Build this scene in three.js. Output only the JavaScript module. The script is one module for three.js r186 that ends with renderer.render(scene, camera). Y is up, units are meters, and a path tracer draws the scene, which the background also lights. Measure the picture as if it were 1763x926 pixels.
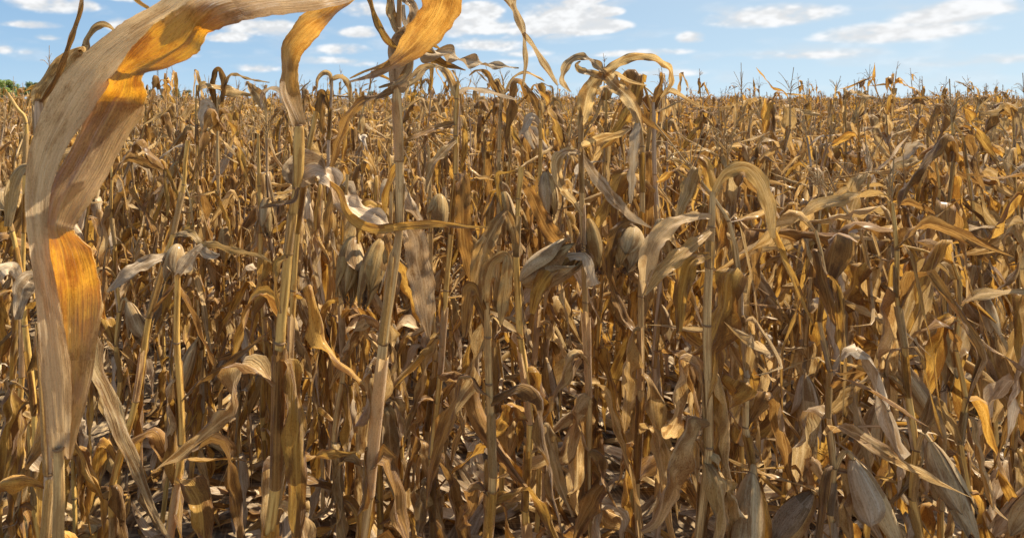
import * as THREE from 'three';
import { mergeGeometries } from 'three/addons/utils/BufferGeometryUtils.js';

// ---------- camera, sky, sun, exposure ----------
const scene = new THREE.Scene();
const EYE = 1.9;                       // eye height, a little above the dry canopy
const F = 1000, CX = 600, HZ = 172;    // focal length in pixels, column straight ahead, row of the horizon
const camera = new THREE.PerspectiveCamera(2 * Math.atan(754 / F) * 180 / Math.PI, 1763 / 926, 0.05, 4000);
camera.position.set(0, EYE, 0);
camera.lookAt(0, EYE, -10);
camera.setViewOffset(2871, 1508, 1435.5 - CX, 754 - HZ, 1763, 926);
camera.focus = 2.1; camera.userData.fStop = 6;
const SUN = new THREE.Vector3(0.56, 0.77, -0.27).normalize();
const sun = new THREE.DirectionalLight(new THREE.Color(1.0, 0.89, 0.71), 5.0);
sun.position.copy(SUN).multiplyScalar(60); sun.castShadow = true; sun.shadow.radius = 1;
sun.shadow.mapSize.set(4096, 4096);
Object.assign(sun.shadow.camera, { left: -14, right: 14, top: 14, bottom: -14, near: 1, far: 140 });
scene.add(sun, sun.target);
const renderer = new THREE.WebGLRenderer();
renderer.toneMapping = THREE.LinearToneMapping;
renderer.toneMappingExposure = 1.85;
renderer.shadowMap.enabled = true;

// ---------- random numbers and noise ----------
const rngOf = (s) => () => { s = (s + 0x6d2b79f5) | 0; let t = Math.imul(s ^ (s >>> 15), 1 | s); t = (t + Math.imul(t ^ (t >>> 7), 61 | t)) ^ t; return ((t ^ (t >>> 14)) >>> 0) / 4294967296; };
const between = (r, a, b) => a + (b - a) * r();
const hash = (x, y) => { let h = Math.imul(x, 374761393) + Math.imul(y, 668265263) | 0; h = Math.imul(h ^ (h >>> 13), 1274126177); return ((h ^ (h >>> 16)) >>> 0) / 4294967296; };
function vnoise(x, y) {
  const ix = Math.floor(x), iy = Math.floor(y); let fx = x - ix, fy = y - iy; fx = fx * fx * (3 - 2 * fx); fy = fy * fy * (3 - 2 * fy);
  const a = hash(ix, iy), b = hash(ix + 1, iy), c = hash(ix, iy + 1), d = hash(ix + 1, iy + 1);
  return a + (b - a) * fx + (c - a) * fy + (a - b - c + d) * fx * fy;
}
const fbm = (x, y, n = 4) => { let s = 0, a = 0.5, t = 0; for (let i = 0; i < n; i++, a *= 0.5) { s += a * vnoise(x + 17.3 * i, y - 9.1 * i); t += a; x *= 2.03; y *= 2.03; } return s / t; };
const clamp = THREE.MathUtils.clamp, lerp = THREE.MathUtils.lerp, sstep = (a, b, x) => { x = clamp((x - a) / (b - a), 0, 1); return x * x * (3 - 2 * x); };

// ---------- the sky: blue air with fair-weather clouds ----------
{
  const W = 4096, H = 2048, data = new Float32Array(W * H * 4);
  // low clouds seen over the field, in milliradians of azimuth and elevation: centre, half sizes, density
  const puffs = [[85, 8, 64, 19, 1], [150, 12, 24, 11, .8], [55, 43, 44, 8, 1], [82, 65, 24, 6, .8], [5, 86, 16, 9, .9], [40, 90, 12, 5, .6], [205, 44, 26, 14, 1], [215, -3, 30, 10, .7],
    [425, 46, 76, 22, 1], [390, 66, 44, 10, 1], [490, 50, 40, 16, .8], [445, 118, 46, 10, .8], [620, 57, 46, 13, 1], [590, 86, 56, 13, .85], [566, 104, 44, 9, .7], [640, 18, 56, 18, .9], [615, 110, 40, 9, .6],
    [800, 40, 70, 34, 1.1], [830, 18, 40, 18, .9], [980, 24, 74, 26, 1.2], [960, 50, 110, 20, 1.1], [1040, 22, 32, 9, 1], [1020, 48, 56, 14, 1], [840, 78, 66, 14, .9], [905, 92, 50, 10, .7], [1100, 92, 84, 8, .8], [1190, 66, 22, 12, 1], [1160, 126, 50, 8, .7],
    [860, 108, 50, 8, .6], [1010, 1, 34, 6, .8], [330, 95, 30, 7, .4], [660, 135, 60, 9, .4], [1080, 128, 40, 7, .5], [1330, 30, 90, 20, 1], [1400, 95, 80, 9, .8], [1540, 58, 90, 18, 1], [1650, 20, 60, 16, 1], [1700, 104, 70, 9, .7], [-120, 40, 80, 18, 1], [-180, 95, 60, 9, .8], [-330, 20, 90, 22, 1]]
    .map(([x, y, a, b, k]) => { const dx = (x - CX) / F, el = Math.atan2((HZ - y) / F, Math.hypot(dx, 1)); return [Math.atan(dx), el, a / F, b / F, k]; });
  for (let row = H / 2; row < H; row++) {
    const up = ((row + 0.5) / H - 0.5) * Math.PI, sy = Math.sin(up), cy = Math.cos(up);
    for (let col = 0; col < W; col++) {
      const round = ((col + 0.5) / W - 0.5) * 2 * Math.PI, x = Math.cos(round) * cy, z = Math.sin(round) * cy;
      const cos = x * SUN.x + sy * SUN.y + z * SUN.z, i = (row * W + col) * 4;
      const g = Math.pow(clamp(cos * 0.5 + 0.5, 0, 1), 6), a = Math.exp(-up * 2.6), e = Math.exp(-up * 15) * 0.85;
      let r = lerp(lerp(.10, .36, a), .55, e) + .60 * g, gg = lerp(lerp(.24, .60, a), .73, e) + .50 * g, b = lerp(lerp(.54, .86, a), .88, e) + .26 * g;
      // clouds
      let az = Math.atan2(x, -z), den = 0;
      if (up < 0.32) for (const [pa, pe, ra, rb, k] of puffs) {
        const u = (az - pa) / ra; if (u > 1.7 || u < -1.7) continue;
        let v = (up - pe) / rb; if (v < 0) v *= 1.35; if (v > 1.7 || v < -1.7) continue;
        den += k * Math.max(0, 1 - (u * u + v * v) * 0.75);
      }
      const nz = fbm(az * 38 + 3.1, up * 88 + 7.7, 6), fine = fbm(az * 120, up * 260, 4);
      const wild = up > 0.14 ? sstep(0.52, 0.72, fbm(x / (sy + 0.12) * 1.5 + 5, z / (sy + 0.12) * 1.5 + 9, 5)) * sstep(0.14, 0.28, up) : 0;
      const cl = Math.max(sstep(0.18, 0.90, den * (0.28 + 1.45 * nz) + (fine - 0.5) * 0.22 * Math.min(1, den * 2)) * 0.95, wild * 0.8);
      const veil = up < .3 ? 0.6 * sstep(.48, .8, fbm(az * 14 + 2, up * 60 + 4, 5)) * (0.35 + 0.65 * Math.min(1, den * 1.6)) : 0;
      const bright = 0.80 + 0.20 * sstep(0.35, 0.75, nz + (fine - 0.5) * 0.5), k = Math.max(veil, cl * (0.62 + 0.45 * nz + 0.1));
      r = lerp(r, 0.95 * bright, Math.min(1, k * 1.12)); gg = lerp(gg, 0.965 * bright, Math.min(1, k * 1.12)); b = lerp(b, 0.99 * bright, Math.min(1, k * 1.12));
      data[i] = r / 1.80; data[i + 1] = gg / 1.80; data[i + 2] = b / 1.82; data[i + 3] = 1;
    }
  }
  for (let i = 0; i < W * H * 2; i += 4) { data[i] = 0.13; data[i + 1] = 0.09; data[i + 2] = 0.045; data[i + 3] = 1; }
  const sky = new THREE.DataTexture(data, W, H, THREE.RGBAFormat, THREE.FloatType);
  sky.mapping = THREE.EquirectangularReflectionMapping; sky.magFilter = THREE.LinearFilter; sky.needsUpdate = true;
  scene.background = sky; scene.environment = sky;
}

// ---------- materials: dry leaf, husk, stalk, soil ----------
function texture(w, h, f, srgb = true) {
  const d = new Uint8Array(w * h * 4), c = [0, 0, 0];
  for (let y = 0; y < h; y++) for (let x = 0; x < w; x++) {
    f(x / w, y / h, c); const i = (y * w + x) * 4;
    for (let k = 0; k < 3; k++) { const v = clamp(c[k], 0, 1); d[i + k] = 255 * (srgb ? (v <= 0.0031308 ? v * 12.92 : 1.055 * Math.pow(v, 1 / 2.4) - 0.055) : v); }
    d[i + 3] = 255;
  }
  const t = new THREE.DataTexture(d, w, h, THREE.RGBAFormat);
  if (srgb) t.colorSpace = THREE.SRGBColorSpace;
  t.wrapS = t.wrapT = THREE.RepeatWrapping; t.magFilter = THREE.LinearFilter; t.needsUpdate = true;
  return t;
}
const mixc = (c, a, b, t) => { for (let k = 0; k < 3; k++) c[k] = a[k] + (b[k] - a[k]) * t; };
// u runs across the blade, v along it (1 = 0.7 m)
function leafMap(seed, light, mid, dark, speck, w = 256, h = 768) {
  return texture(w, h, (u, v, c) => {
    const vein = vnoise(u * 70 + seed, v * 6), streak = fbm(u * 16 + seed * 3, v * 7, 3), blotch = fbm(u * 3 + seed * 5, v * 9 + seed, 4), grain = vnoise(u * 90, v * 260 + seed);
    mixc(c, mid, light, clamp(sstep(0.3, 0.75, streak) * 0.8 + (vein - 0.5) * 0.95, 0, 1));
    const d = sstep(0.44, 0.68, blotch) * 0.85 + (grain - 0.5) * 0.4 + sstep(0.40, 0.5, Math.abs(u - 0.5)) * 0.25;
    for (let k = 0; k < 3; k++) c[k] = lerp(c[k], dark[k], clamp(d, 0, 1));
    const sp = (sstep(0.56, 0.78, fbm(u * 60 + 40 + seed, v * 190, 2)) * .75 + sstep(.45, .75, fbm(u * 130, v * 60 + seed, 2)) * .35) * speck;
    for (let k = 0; k < 3; k++) c[k] *= 1 - [.45, .58, .66][k] * sp;
    const rib = 1 - sstep(0.012, 0.045, Math.abs(u - 0.5));
    for (let k = 0; k < 3; k++) c[k] = lerp(c[k], light[k] * 1.06, rib * 0.55);
  });
}
function bladeMap(seed, light, mid, dark, speck, lines = 0.3) {
  return texture(1024, 1536, (u, v, c) => {
    const vein = vnoise(u * 130 + seed, v * 5), streak = fbm(u * 26 + seed * 3, v * 9, 4), blotch = fbm(u * 3.5 + seed * 5, v * 16 + seed, 5), grain = fbm(u * 110, v * 420 + seed, 2), dash = vnoise(u * 150 + 7, v * 150 + seed);
    mixc(c, mid, light, clamp(sstep(0.3, 0.75, streak) * 0.5 + (vein - 0.5) * 0.55 + 0.2, 0, 1));
    const d = sstep(0.42, 0.70, blotch) * 0.6 + (grain - 0.5) * 0.75 + sstep(.6, .95, dash) * .35 * speck + sstep(0.44, 0.5, Math.abs(u - 0.5)) * 0.18 + lines * sstep(.58, .9, fbm(u * 62 + seed, v * 7 + fbm(u * 9, v * 30) * .7, 2)) * sstep(.3, .6, fbm(u * 5, v * 14 + seed, 3));
    for (let k = 0; k < 3; k++) c[k] = lerp(c[k], dark[k], clamp(d, 0, 1));
    const rib = 1 - sstep(0.010, 0.03, Math.abs(u - 0.5)); for (let k = 0; k < 3; k++) c[k] = lerp(c[k], light[k] * 1.06, rib * 0.45);
  });
}
const bumpMap = texture(256, 512, (u, v, c) => { const n = 0.5 * vnoise(u * 60, v * 4) + 0.3 * vnoise(u * 120, v * 30) + 0.2 * fbm(u * 8, v * 14, 3); c[0] = c[1] = c[2] = n; }, false);
const roughMap = texture(128, 256, (u, v, c) => { c[0] = c[1] = c[2] = 0.25 + 0.75 * fbm(u * 5, v * 12, 3); }, false);
const sheet = (name, map, transmission, coat = 0.10) => Object.assign(new THREE.MeshPhysicalMaterial({ map, bumpMap, bumpScale: 0.0022, roughness: 1, transmission, thickness: 0, side: THREE.DoubleSide, vertexColors: true, clearcoat: coat, clearcoatRoughness: 0.42, clearcoatRoughnessMap: roughMap, specularIntensity: 0.4 }), { name });
const M = {
  gold: sheet('golden dry leaf', leafMap(1, [.72, .44, .10], [.55, .30, .05], [.24, .105, .02], .7), .46),
  tan: sheet('tan dry leaf', leafMap(7, [.70, .49, .22], [.52, .33, .11], [.26, .14, .04], .7), .38),
  pale: sheet('bleached dry leaf', leafMap(13, [.80, .67, .47], [.65, .49, .30], [.40, .26, .13], .5), .30, .12),
  grey: sheet('weathered grey leaf', leafMap(23, [.56, .435, .28], [.43, .315, .18], [.24, .155, .075], .9), .30, .06),
  brown: sheet('brown dry leaf', leafMap(31, [.46, .26, .075], [.32, .165, .038], [.15, .068, .016], .7), .42),
  amber: sheet('amber leaf', leafMap(41, [.86, .52, .09], [.76, .39, .045], [.50, .20, .02], .8, 512, 1024), .58, .05),
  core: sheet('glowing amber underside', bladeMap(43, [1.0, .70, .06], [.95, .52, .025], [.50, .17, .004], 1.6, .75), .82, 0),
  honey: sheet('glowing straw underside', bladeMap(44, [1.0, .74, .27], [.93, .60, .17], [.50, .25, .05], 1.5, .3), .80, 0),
  blade: sheet('broad mottled tan leaf', bladeMap(47, [.86, .64, .35], [.73, .51, .25], [.40, .23, .09], 1.4, .3), .56, .05),
  film: sheet('translucent mottled tan leaf', bladeMap(48, [.84, .66, .37], [.72, .53, .26], [.40, .24, .09], 1.4, .35), .74, .05),
  straw: sheet('sunlit straw leaf', leafMap(49, [.74, .54, .26], [.60, .405, .16], [.33, .175, .05], .8), .54, .12),
  husk: sheet('pale husk', leafMap(53, [.66, .50, .28], [.51, .345, .155], [.28, .155, .06], .6), .20, .12),
  huskGold: sheet('golden husk', leafMap(59, [.58, .40, .17], [.43, .27, .09], [.24, .12, .036], .7), .20, .12),
  huskGrey: sheet('grey husk', leafMap(61, [.46, .36, .25], [.35, .26, .16], [.20, .135, .07], 1), .18, .08),
};
const stem = (name, light, dark, seed) => new THREE.MeshPhysicalMaterial({ name, map: texture(128, 512, (u, v, c) => {
  const s = fbm(u * 14 + seed, v * 5, 4), b = fbm(u * 4 + seed, v * 16, 4), g = vnoise(u * 60, v * 240);
  mixc(c, dark, light, clamp(sstep(0.25, 0.65, s) - 0.5 * sstep(0.55, 0.75, b) + (g - 0.5) * 0.4 + (vnoise(u * 44, v * 2.5) - .5) * .7, 0, 1));
}), bumpMap, bumpScale: 0.002, roughness: 0.62, vertexColors: true, clearcoat: 0.1, clearcoatRoughness: 0.4 });
M.stalkGold = stem('golden stalk', [.76, .49, .14], [.44, .235, .05], 3);
M.stalkTan = stem('tan stalk', [.72, .50, .21], [.40, .235, .085], 11);
M.stalkGrey = stem('grey sheathed stalk', [.58, .43, .28], [.34, .22, .12], 19);
M.joint = new THREE.MeshStandardMaterial({ name: 'dark stalk joint', color: new THREE.Color(.24, .14, .06), roughness: 0.8 });
M.tassel = new THREE.MeshPhysicalMaterial({ name: 'dry tassel', color: new THREE.Color(.36, .24, .11), roughness: 0.9 });
M.silk = new THREE.MeshStandardMaterial({ name: 'dry silk', color: new THREE.Color(.10, .05, .025), roughness: 0.9 });

// ---------- geometry of leaves, stalks and ears ----------
const V = (x, y, z) => new THREE.Vector3(x, y, z), UP = V(0, 1, 0);
const at = (x, y, d) => V((x - CX) * d / F, EYE - (y - HZ) * d / F, -d);
function grid(nt, ns, put, tint = [1, 1, 1], tip = tint) {           // a sheet of (nt+1) x (ns+1) points
  const P = [], U = [], C = [], I = [], p = V(), uv = [0, 0];
  for (let i = 0; i <= nt; i++) for (let j = 0; j <= ns; j++) {
    put(i / nt, j / ns, p, uv); P.push(p.x, p.y, p.z); U.push(uv[0], uv[1]);
    for (let k = 0; k < 3; k++) C.push(lerp(tint[k], tip[k], i / nt));
    if (i < nt && j < ns) { const a = i * (ns + 1) + j; I.push(a, a + 1, a + ns + 1, a + 1, a + ns + 2, a + ns + 1); }
  }
  const g = new THREE.BufferGeometry();
  g.setAttribute('position', new THREE.Float32BufferAttribute(P, 3)); g.setAttribute('uv', new THREE.Float32BufferAttribute(U, 2)); g.setAttribute('color', new THREE.Float32BufferAttribute(C, 3));
  g.setIndex(I); g.computeVertexNormals(); return g;
}
function cat(rows, t) {                                              // Catmull-Rom through rows of numbers
  const n = rows.length - 1, s = clamp(t, 0, 1) * n, i = Math.min(n - 1, Math.floor(s)), f = s - i, a = rows[Math.max(0, i - 1)], b = rows[i], c = rows[i + 1], d = rows[Math.min(n, i + 2)];
  return b.map((_, k) => 0.5 * (2 * b[k] + (c[k] - a[k]) * f + (2 * a[k] - 5 * b[k] + 4 * c[k] - d[k]) * f * f + (3 * b[k] - a[k] - 3 * c[k] + d[k]) * f * f * f));
}
const tintOf = (r, s = 0.22) => { const m = 1 + (r() - 0.5) * 2 * s, w = (r() - 0.5) * 0.14; return [m * (1 + w * .4), m, m * (1 - w)]; };

// a leaf along a 3-D path of centre, width and twist: twist 0 shows its face to a viewer in front, 90 its edge
function band(pts, r, { nt = 44, ns = 8, curl = 0.9, frill = 0.12, tint = tintOf(r), tip = tint, crinkle = 1 } = {}) {
  const rows = pts.map(([x, y, d, w, tw]) => { const p = at(x, y, d); return [p.x, p.y, p.z, Math.max(w, 1.2) * d / F, (tw ?? 0) * Math.PI / 180]; });
  const ph = r() * 9, sg = r() < 0.5 ? -1 : 1, kf = between(r, 20, 34); let len = 0, last = null;
  const ring = [];
  for (let i = 0; i <= nt; i++) {
    const t = i / nt, q = cat(rows, t), q2 = cat(rows, Math.min(1, t + 0.01)), q1 = cat(rows, Math.max(0, t - 0.01));
    const p = V(q[0], q[1], q[2]), T = V(q2[0] - q1[0], q2[1] - q1[1], q2[2] - q1[2]).normalize(), view = p.clone().sub(V(0, EYE, 0)).normalize();
    const S = T.clone().cross(view); if (S.lengthSq() < 1e-6) S.set(1, 0, 0); S.normalize().applyAxisAngle(T, q[4]);
    if (last) len += last.distanceTo(p); last = p;
    ring.push({ p, S, N: T.clone().cross(S).normalize(), w: Math.max(q[3], 0.0008), len });
  }
  return grid(nt, ns, (t, s, o, uv) => {
    const k = ring[Math.round(t * nt)], x = s - 0.5, th = Math.max(0.05, curl * (0.6 + 0.8 * vnoise(t * 5 + ph, 3)) * sg), a = th * x * 1.0;
    const wob = (fbm(t * 9 + ph, s * 3 + ph, 3) - 0.5) * crinkle;
    o.copy(k.p).addScaledVector(k.S, k.w * Math.sin(a) / th * (1 + (vnoise(k.len * 60 + ph, s > 0.5 ? 9 : 1) - 0.5) * 0.22 * Math.abs(x) * 2))
      .addScaledVector(k.N, k.w * ((1 - Math.cos(a)) / th + frill * Math.sin(k.len * kf * 3 + ph + s * 2) * 4 * x * x * 2 + wob * 0.16 - 0.035 * Math.exp(-x * x * 300)));
    uv[0] = s; uv[1] = (k.len + ph * 0.11) / 0.7;
  }, tint, tip);
}
// a leaf between two margins given section by section
function margins(rows, r, { nt = 90, ns = 14, bulge = 0.12, frill = 0.03, tint = [1, 1, 1], tip = tint } = {}) {
  const q = rows.map(([a, b, c, d, e, f]) => { const l = at(a, b, c), m = at(d, e, f); return [l.x, l.y, l.z, m.x, m.y, m.z]; }), ph = r() * 9;
  let len = 0, last = null; const ring = [];
  for (let i = 0; i <= nt; i++) {
    const t = i / nt, a = cat(q, t), b = cat(q, Math.min(1, t + 0.01)), c = cat(q, Math.max(0, t - 0.01)), L = V(a[0], a[1], a[2]), R = V(a[3], a[4], a[5]), mid = L.clone().add(R).multiplyScalar(0.5);
    const T = V(b[0] + b[3] - c[0] - c[3], b[1] + b[4] - c[1] - c[4], b[2] + b[5] - c[2] - c[5]).normalize();
    if (last) len += last.distanceTo(mid); last = mid;
    ring.push({ L, R, N: T.cross(R.clone().sub(L)).normalize(), w: L.distanceTo(R), len });
  }
  return grid(nt, ns, (t, s, o, uv) => {
    const k = ring[Math.round(t * nt)], x = s - 0.5;
    const fray = (fbm(k.len * 150 + ph, s > .5 ? 3 : 8, 3) - .5) * .07 * Math.pow(Math.abs(x) * 2, 6);
    o.copy(k.L).lerp(k.R, s + Math.sign(x) * fray).addScaledVector(k.N, k.w * (bulge * (1 - 4 * x * x) - 0.03 * Math.exp(-x * x * 260) + frill * Math.sin(k.len * 55 + ph + s * 3) * 4 * x * x + (fbm(k.len * 14 + ph, s * 4, 3) - 0.5) * 0.10));
    uv[0] = s; uv[1] = (k.len + ph * 0.1) / 0.7;
  }, tint, tip);
}
// a stalk: rows of centre and radius, swelling at its joints
function stalkGeo(rows, sides, tint = [1, 1, 1], steps = (rows.length - 1) * 3, oval = 0.86) {
  let len = 0, last = null;
  const ring = []; for (let i = 0; i <= steps; i++) { const q = cat(rows, i / steps), p = V(q[0], q[1], q[2]); if (last) len += last.distanceTo(p); last = p; ring.push([p, q[3], len]); }
  const g = grid(steps, sides, (t, s, o, uv) => {
    const i = Math.round(t * steps), [p, rad, l] = ring[i], n = ring[Math.min(steps, i + 1)][0], b = ring[Math.max(0, i - 1)][0], T = n.clone().sub(b).normalize();
    const X = V(1, 0, 0).addScaledVector(T, -T.x).normalize(), Z = X.clone().cross(T), a = s * 2 * Math.PI;
    o.copy(p).addScaledVector(X, Math.cos(a) * rad).addScaledVector(Z, Math.sin(a) * rad * oval); uv[0] = s; uv[1] = l / 0.5;
  }, tint);
  return g;
}
const jointGeo = (p, rad, T, seg = 9) => { const g = new THREE.LatheGeometry([[.98, -.5], [1.06, -.22], [1.13, 0], [1.05, .2], [.98, .5]].map(([a, b]) => new THREE.Vector2(a * rad, b * Math.max(0.004, rad * 0.62))), seg); g.applyQuaternion(new THREE.Quaternion().setFromUnitVectors(UP, T)); g.translate(p.x, p.y, p.z); return g; };
// the dry sheath of a leaf, wrapped round the stalk and gaping on one side
function sheathGeo(r, a, b, rad, { nt = 8, ns = 9, fill = between(r, .6, .95) } = {}) {
  const T = b.clone().sub(a), l = T.length(); T.normalize(); const X = V(1, 0, 0).addScaledVector(T, -T.x).normalize(), Z = X.clone().cross(T), a0 = r() * 6.28, wrap = between(r, 3.6, 5.7), ph = r() * 9, gape = between(r, .1, .9);
  return grid(nt, ns, (t, s, o, uv) => {
    const x = s - .5, ang = a0 + x * wrap * (1 - .25 * t * t), rr = rad * (1.10 + .10 * t + .45 * gape * t * t * Math.abs(x) * 2 + .12 * vnoise(t * 5 + ph, s * 5)), h = l * fill * t * (1 + .10 * (vnoise(s * 6 + ph, 3) - .5));
    o.copy(a).addScaledVector(T, h).addScaledVector(X, Math.cos(ang) * rr).addScaledVector(Z, Math.sin(ang) * rr); uv[0] = s; uv[1] = (h + ph * .1) / .7;
  }, tintOf(r, .2));
}
// an ear wrapped in its husks, base at the origin, tip at +y
function earHusks(r, L, R, nv = 12, nu = 6, k = 6, loose = 1) {
  const out = [];
  for (let i = 0; i < k; i++) {
    const outer = i >= k - 3, a0 = i * 2.4 + r() * 0.6, span = between(r, 1.7, 2.7), reach = outer ? between(r, 0.72, 1.22) : between(r, .98, 1.2), open = (outer ? between(r, 0.05, 0.8) : 0.04) * loose, grow = 1 + 0.05 * i, ph = r() * 9, tint = tintOf(r, 0.16), pleat = between(r, .05, .11), side = between(r, -.7, .7) * loose;
    out.push(grid(nv, nu, (t, s, o, uv) => {
      const y = t * reach, prof = 0.12 + 0.88 * Math.pow(Math.max(0, Math.sin(Math.PI * Math.min(1, 0.03 + 0.90 * Math.pow(y / 1.14, 0.80)))), 0.85), taper = t > 0.45 ? Math.pow(Math.max(0, Math.cos((t - 0.45) / 0.55 * Math.PI / 2)), 0.9) : 1;
      const a = a0 + (s - 0.5) * span * Math.max(0.03, taper) + side * t * t * t * .6, lift = open * Math.pow(t, 3.2) + 0.16 * (vnoise(t * 5 + ph, s * 5) - 0.5) * t + pleat * Math.sin(s * 21 + ph + 3 * vnoise(t * 3 + ph, 2)) * (0.35 + t * .8);
      const rad = R * (Math.max(0.10, prof) * grow + lift);
      o.set(Math.cos(a) * rad, y * L - open * R * 1.2 * t * t * t * t, Math.sin(a) * rad); uv[0] = 0.1 + s * 0.8; uv[1] = (y * L + ph * 0.1) / 0.7;
    }, tint));
  }
  return out;
}
const silkGeo = (r, L, R) => { const a = []; for (let i = 0; i < 10; i++) { const c = new THREE.CatmullRomCurve3([V(0, L * 0.97, 0), V(between(r, -.4, .4) * R, L * 1.06, between(r, -.4, .4) * R), V(between(r, -1, 1) * R, L * between(r, 1.08, 1.18), between(r, -1, 1) * R)]); a.push(new THREE.TubeGeometry(c, 4, 0.0009, 3)); } return mergeGeometries(a); };
function tasselGeo(r, base, dir, L, thick = 0.0016) {
  const a = [], n = 4 + Math.floor(r() * 7);
  for (let i = 0; i <= n; i++) {
    const s = i ? between(r, 0.1, 0.55) : 0, p = base.clone().addScaledVector(dir, L * s * 0.6), w = r() * 6.28, o = i ? between(r, 0.3, 1.1) : 0.12, l = L * (i ? between(r, 0.35, 0.75) : 1), out = V(Math.cos(w) * o, 0, Math.sin(w) * o).add(dir).normalize();
    const b = p.clone().addScaledVector(out, l * 0.55), c = b.clone().addScaledVector(out, l * 0.4).add(V(0, -l * (i ? between(r, 0.05, 0.4) : 0.02), 0));
    a.push(new THREE.TubeGeometry(new THREE.CatmullRomCurve3([p, b, c]), 6, thick * (i ? 0.8 : 1.2), 4));
  }
  return mergeGeometries(a);
}
// a withered leaf grown from a joint: rises, breaks over and hangs, twisting and rolling up as it dries
function witheredLeaf(r, base, az, { L = between(r, .36, .74), W = between(r, .042, .088), nt = 16, ns = 4, end = between(r, 138, 182), rise = between(r, 10, 44), brk = between(r, .06, .34), tint = tintOf(r), turn = between(r, -2.4, 2.4) } = {}) {
  const habit = r(); if (habit < .34) { brk = between(r, .01, .05); end = between(r, 162, 181); } else if (habit < .46) { end = between(r, 40, 110); L *= .6; W *= .55; }
  const soft = between(r, .015, .14), ph = r() * 20, cut = r() < 0.3 && (habit < .34 || habit > .46) ? between(r, .5, .95) : 1, curl = between(r, .5, habit < .46 && habit > .34 ? 1.6 : 3.4) * (r() < .5 ? -1 : 1), sway = between(r, -.5, .5);
  const p = base.clone(), ring = [], D = Math.PI / 180, Nst = nt * 2, k2 = between(r, .3, .95), d2 = (r() < .6 ? between(r, -50, 40) : 0), s2 = between(r, .02, .08), h2 = between(r, -1.1, 1.1);
  for (let i = 0; i <= Nst; i++) {
    const t = i / Nst, f2 = sstep(k2 - s2, k2 + s2, t), pitch = (rise + (end - rise) * sstep(brk - soft, brk + soft, t) + d2 * f2 + (vnoise(t * 4 + ph, 1) - .5) * 22 * t) * D, h = az + sway * t + h2 * f2 + (vnoise(t * 3 + ph, 5) - .5) * .7 * t;
    const T = V(Math.sin(pitch) * Math.cos(h), Math.cos(pitch), Math.sin(pitch) * Math.sin(h)), S = V(-Math.sin(h), 0, Math.cos(h)).applyAxisAngle(T, turn * sstep(.1, .9, t) + (vnoise(t * 3.5 + ph, 8) - .5) * 1.6 * t);
    if (i % 2 === 0) ring.push({ p: p.clone(), S, N: T.clone().cross(S), t });
    p.addScaledVector(T, L * cut / Nst);
  }
  const tip = tint.map((x, k) => x * [1.06, 1.06, 1.12][k]), fold = between(r, -.1, .5), rag = between(r, .0, .55), split = r() < .3 ? between(r, .45, .8) : 2;
  return grid(nt, ns, (t, s, o, uv) => {
    const k = ring[Math.round(t * nt)], x = s - .5, u = t * cut, torn = 1 - rag * Math.pow(vnoise(u * L * 34 + ph, s > .5 ? 3 : 11), 2) * Math.abs(x) * 2, w = torn * W * Math.min(1, .45 + 3.2 * u) * Math.pow(Math.max(0.002, 1 - Math.pow(u, 2.4)), .8) * (1 - .9 * Math.pow(t, 7) * (.6 + .4 * vnoise(s * 7 + ph, 1))), th = curl * (.35 + 1.1 * vnoise(t * 4 + ph, 2)) + 0.02, a = th * x;
    o.copy(k.p).addScaledVector(k.S, w * Math.sin(a) / th).addScaledVector(k.N, w * ((1 - Math.cos(a)) / th + .20 * Math.sin(u * L * 48 + ph + s * 3) * 4 * x * x + (vnoise(t * 11 + ph, s * 4) - .5) * .42 + fold * Math.abs(x) + (u > split ? (x > 0 ? 1 : -.6) * (u - split) * 1.6 : 0)));
    uv[0] = s; uv[1] = (u * L + ph * .05) / .7;
  }, tint, tip);
}

// ---------- how things are put in the scene ----------
const used = new Map();
const numbered = (n) => { const k = used.get(n) ?? 0; used.set(n, k + 1); return k ? n + '_' + String(k).padStart(3, '0') : n; };
const show = (m) => { m.castShadow = m.receiveShadow = true; return m; };
function part(name, geo, mat, parent) { const m = show(new THREE.Mesh(geo, mat)); m.name = name; parent.add(m); return m; }
function thing(name, label, category, group, p = V(0, 0, 0)) { const o = new THREE.Group(); o.name = numbered(name); o.position.copy(p); o.userData = { label, category }; if (group) o.userData.group = group; scene.add(o); return o; }
function structure(name, geo, mat) { const m = show(new THREE.Mesh(geo, mat)); m.name = name; m.userData = { kind: 'structure' }; scene.add(m); return m; }

// ---------- the ground ----------
{
  const soil = texture(1024, 1024, (u, v, c) => {
    const a = fbm(u * 16, v * 16, 5), b = fbm(u * 90 + 5, v * 90, 3), straw = sstep(.60, .7, vnoise(u * 300, v * 40)) + sstep(.62, .7, vnoise(u * 40 + 9, v * 300));
    mixc(c, [.085, .058, .036], [.19, .135, .08], clamp(a * 1.2 - .1 + (b - .5) * .5, 0, 1)); for (let k = 0; k < 3; k++) c[k] = lerp(c[k], [.36, .26, .14][k], clamp(straw * .55, 0, 1));
  });
  soil.repeat.set(2000, 2000);
  const sb = texture(512, 512, (u, v, c) => { c[0] = c[1] = c[2] = fbm(u * 30, v * 30, 5); }, false); sb.repeat.set(2000, 2000);
  const g = new THREE.PlaneGeometry(4000, 4000); g.rotateX(-Math.PI / 2);
  structure('ground', g, new THREE.MeshStandardMaterial({ name: 'field soil', map: soil, bumpMap: sb, bumpScale: .03, roughness: 1 }));
}

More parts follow.
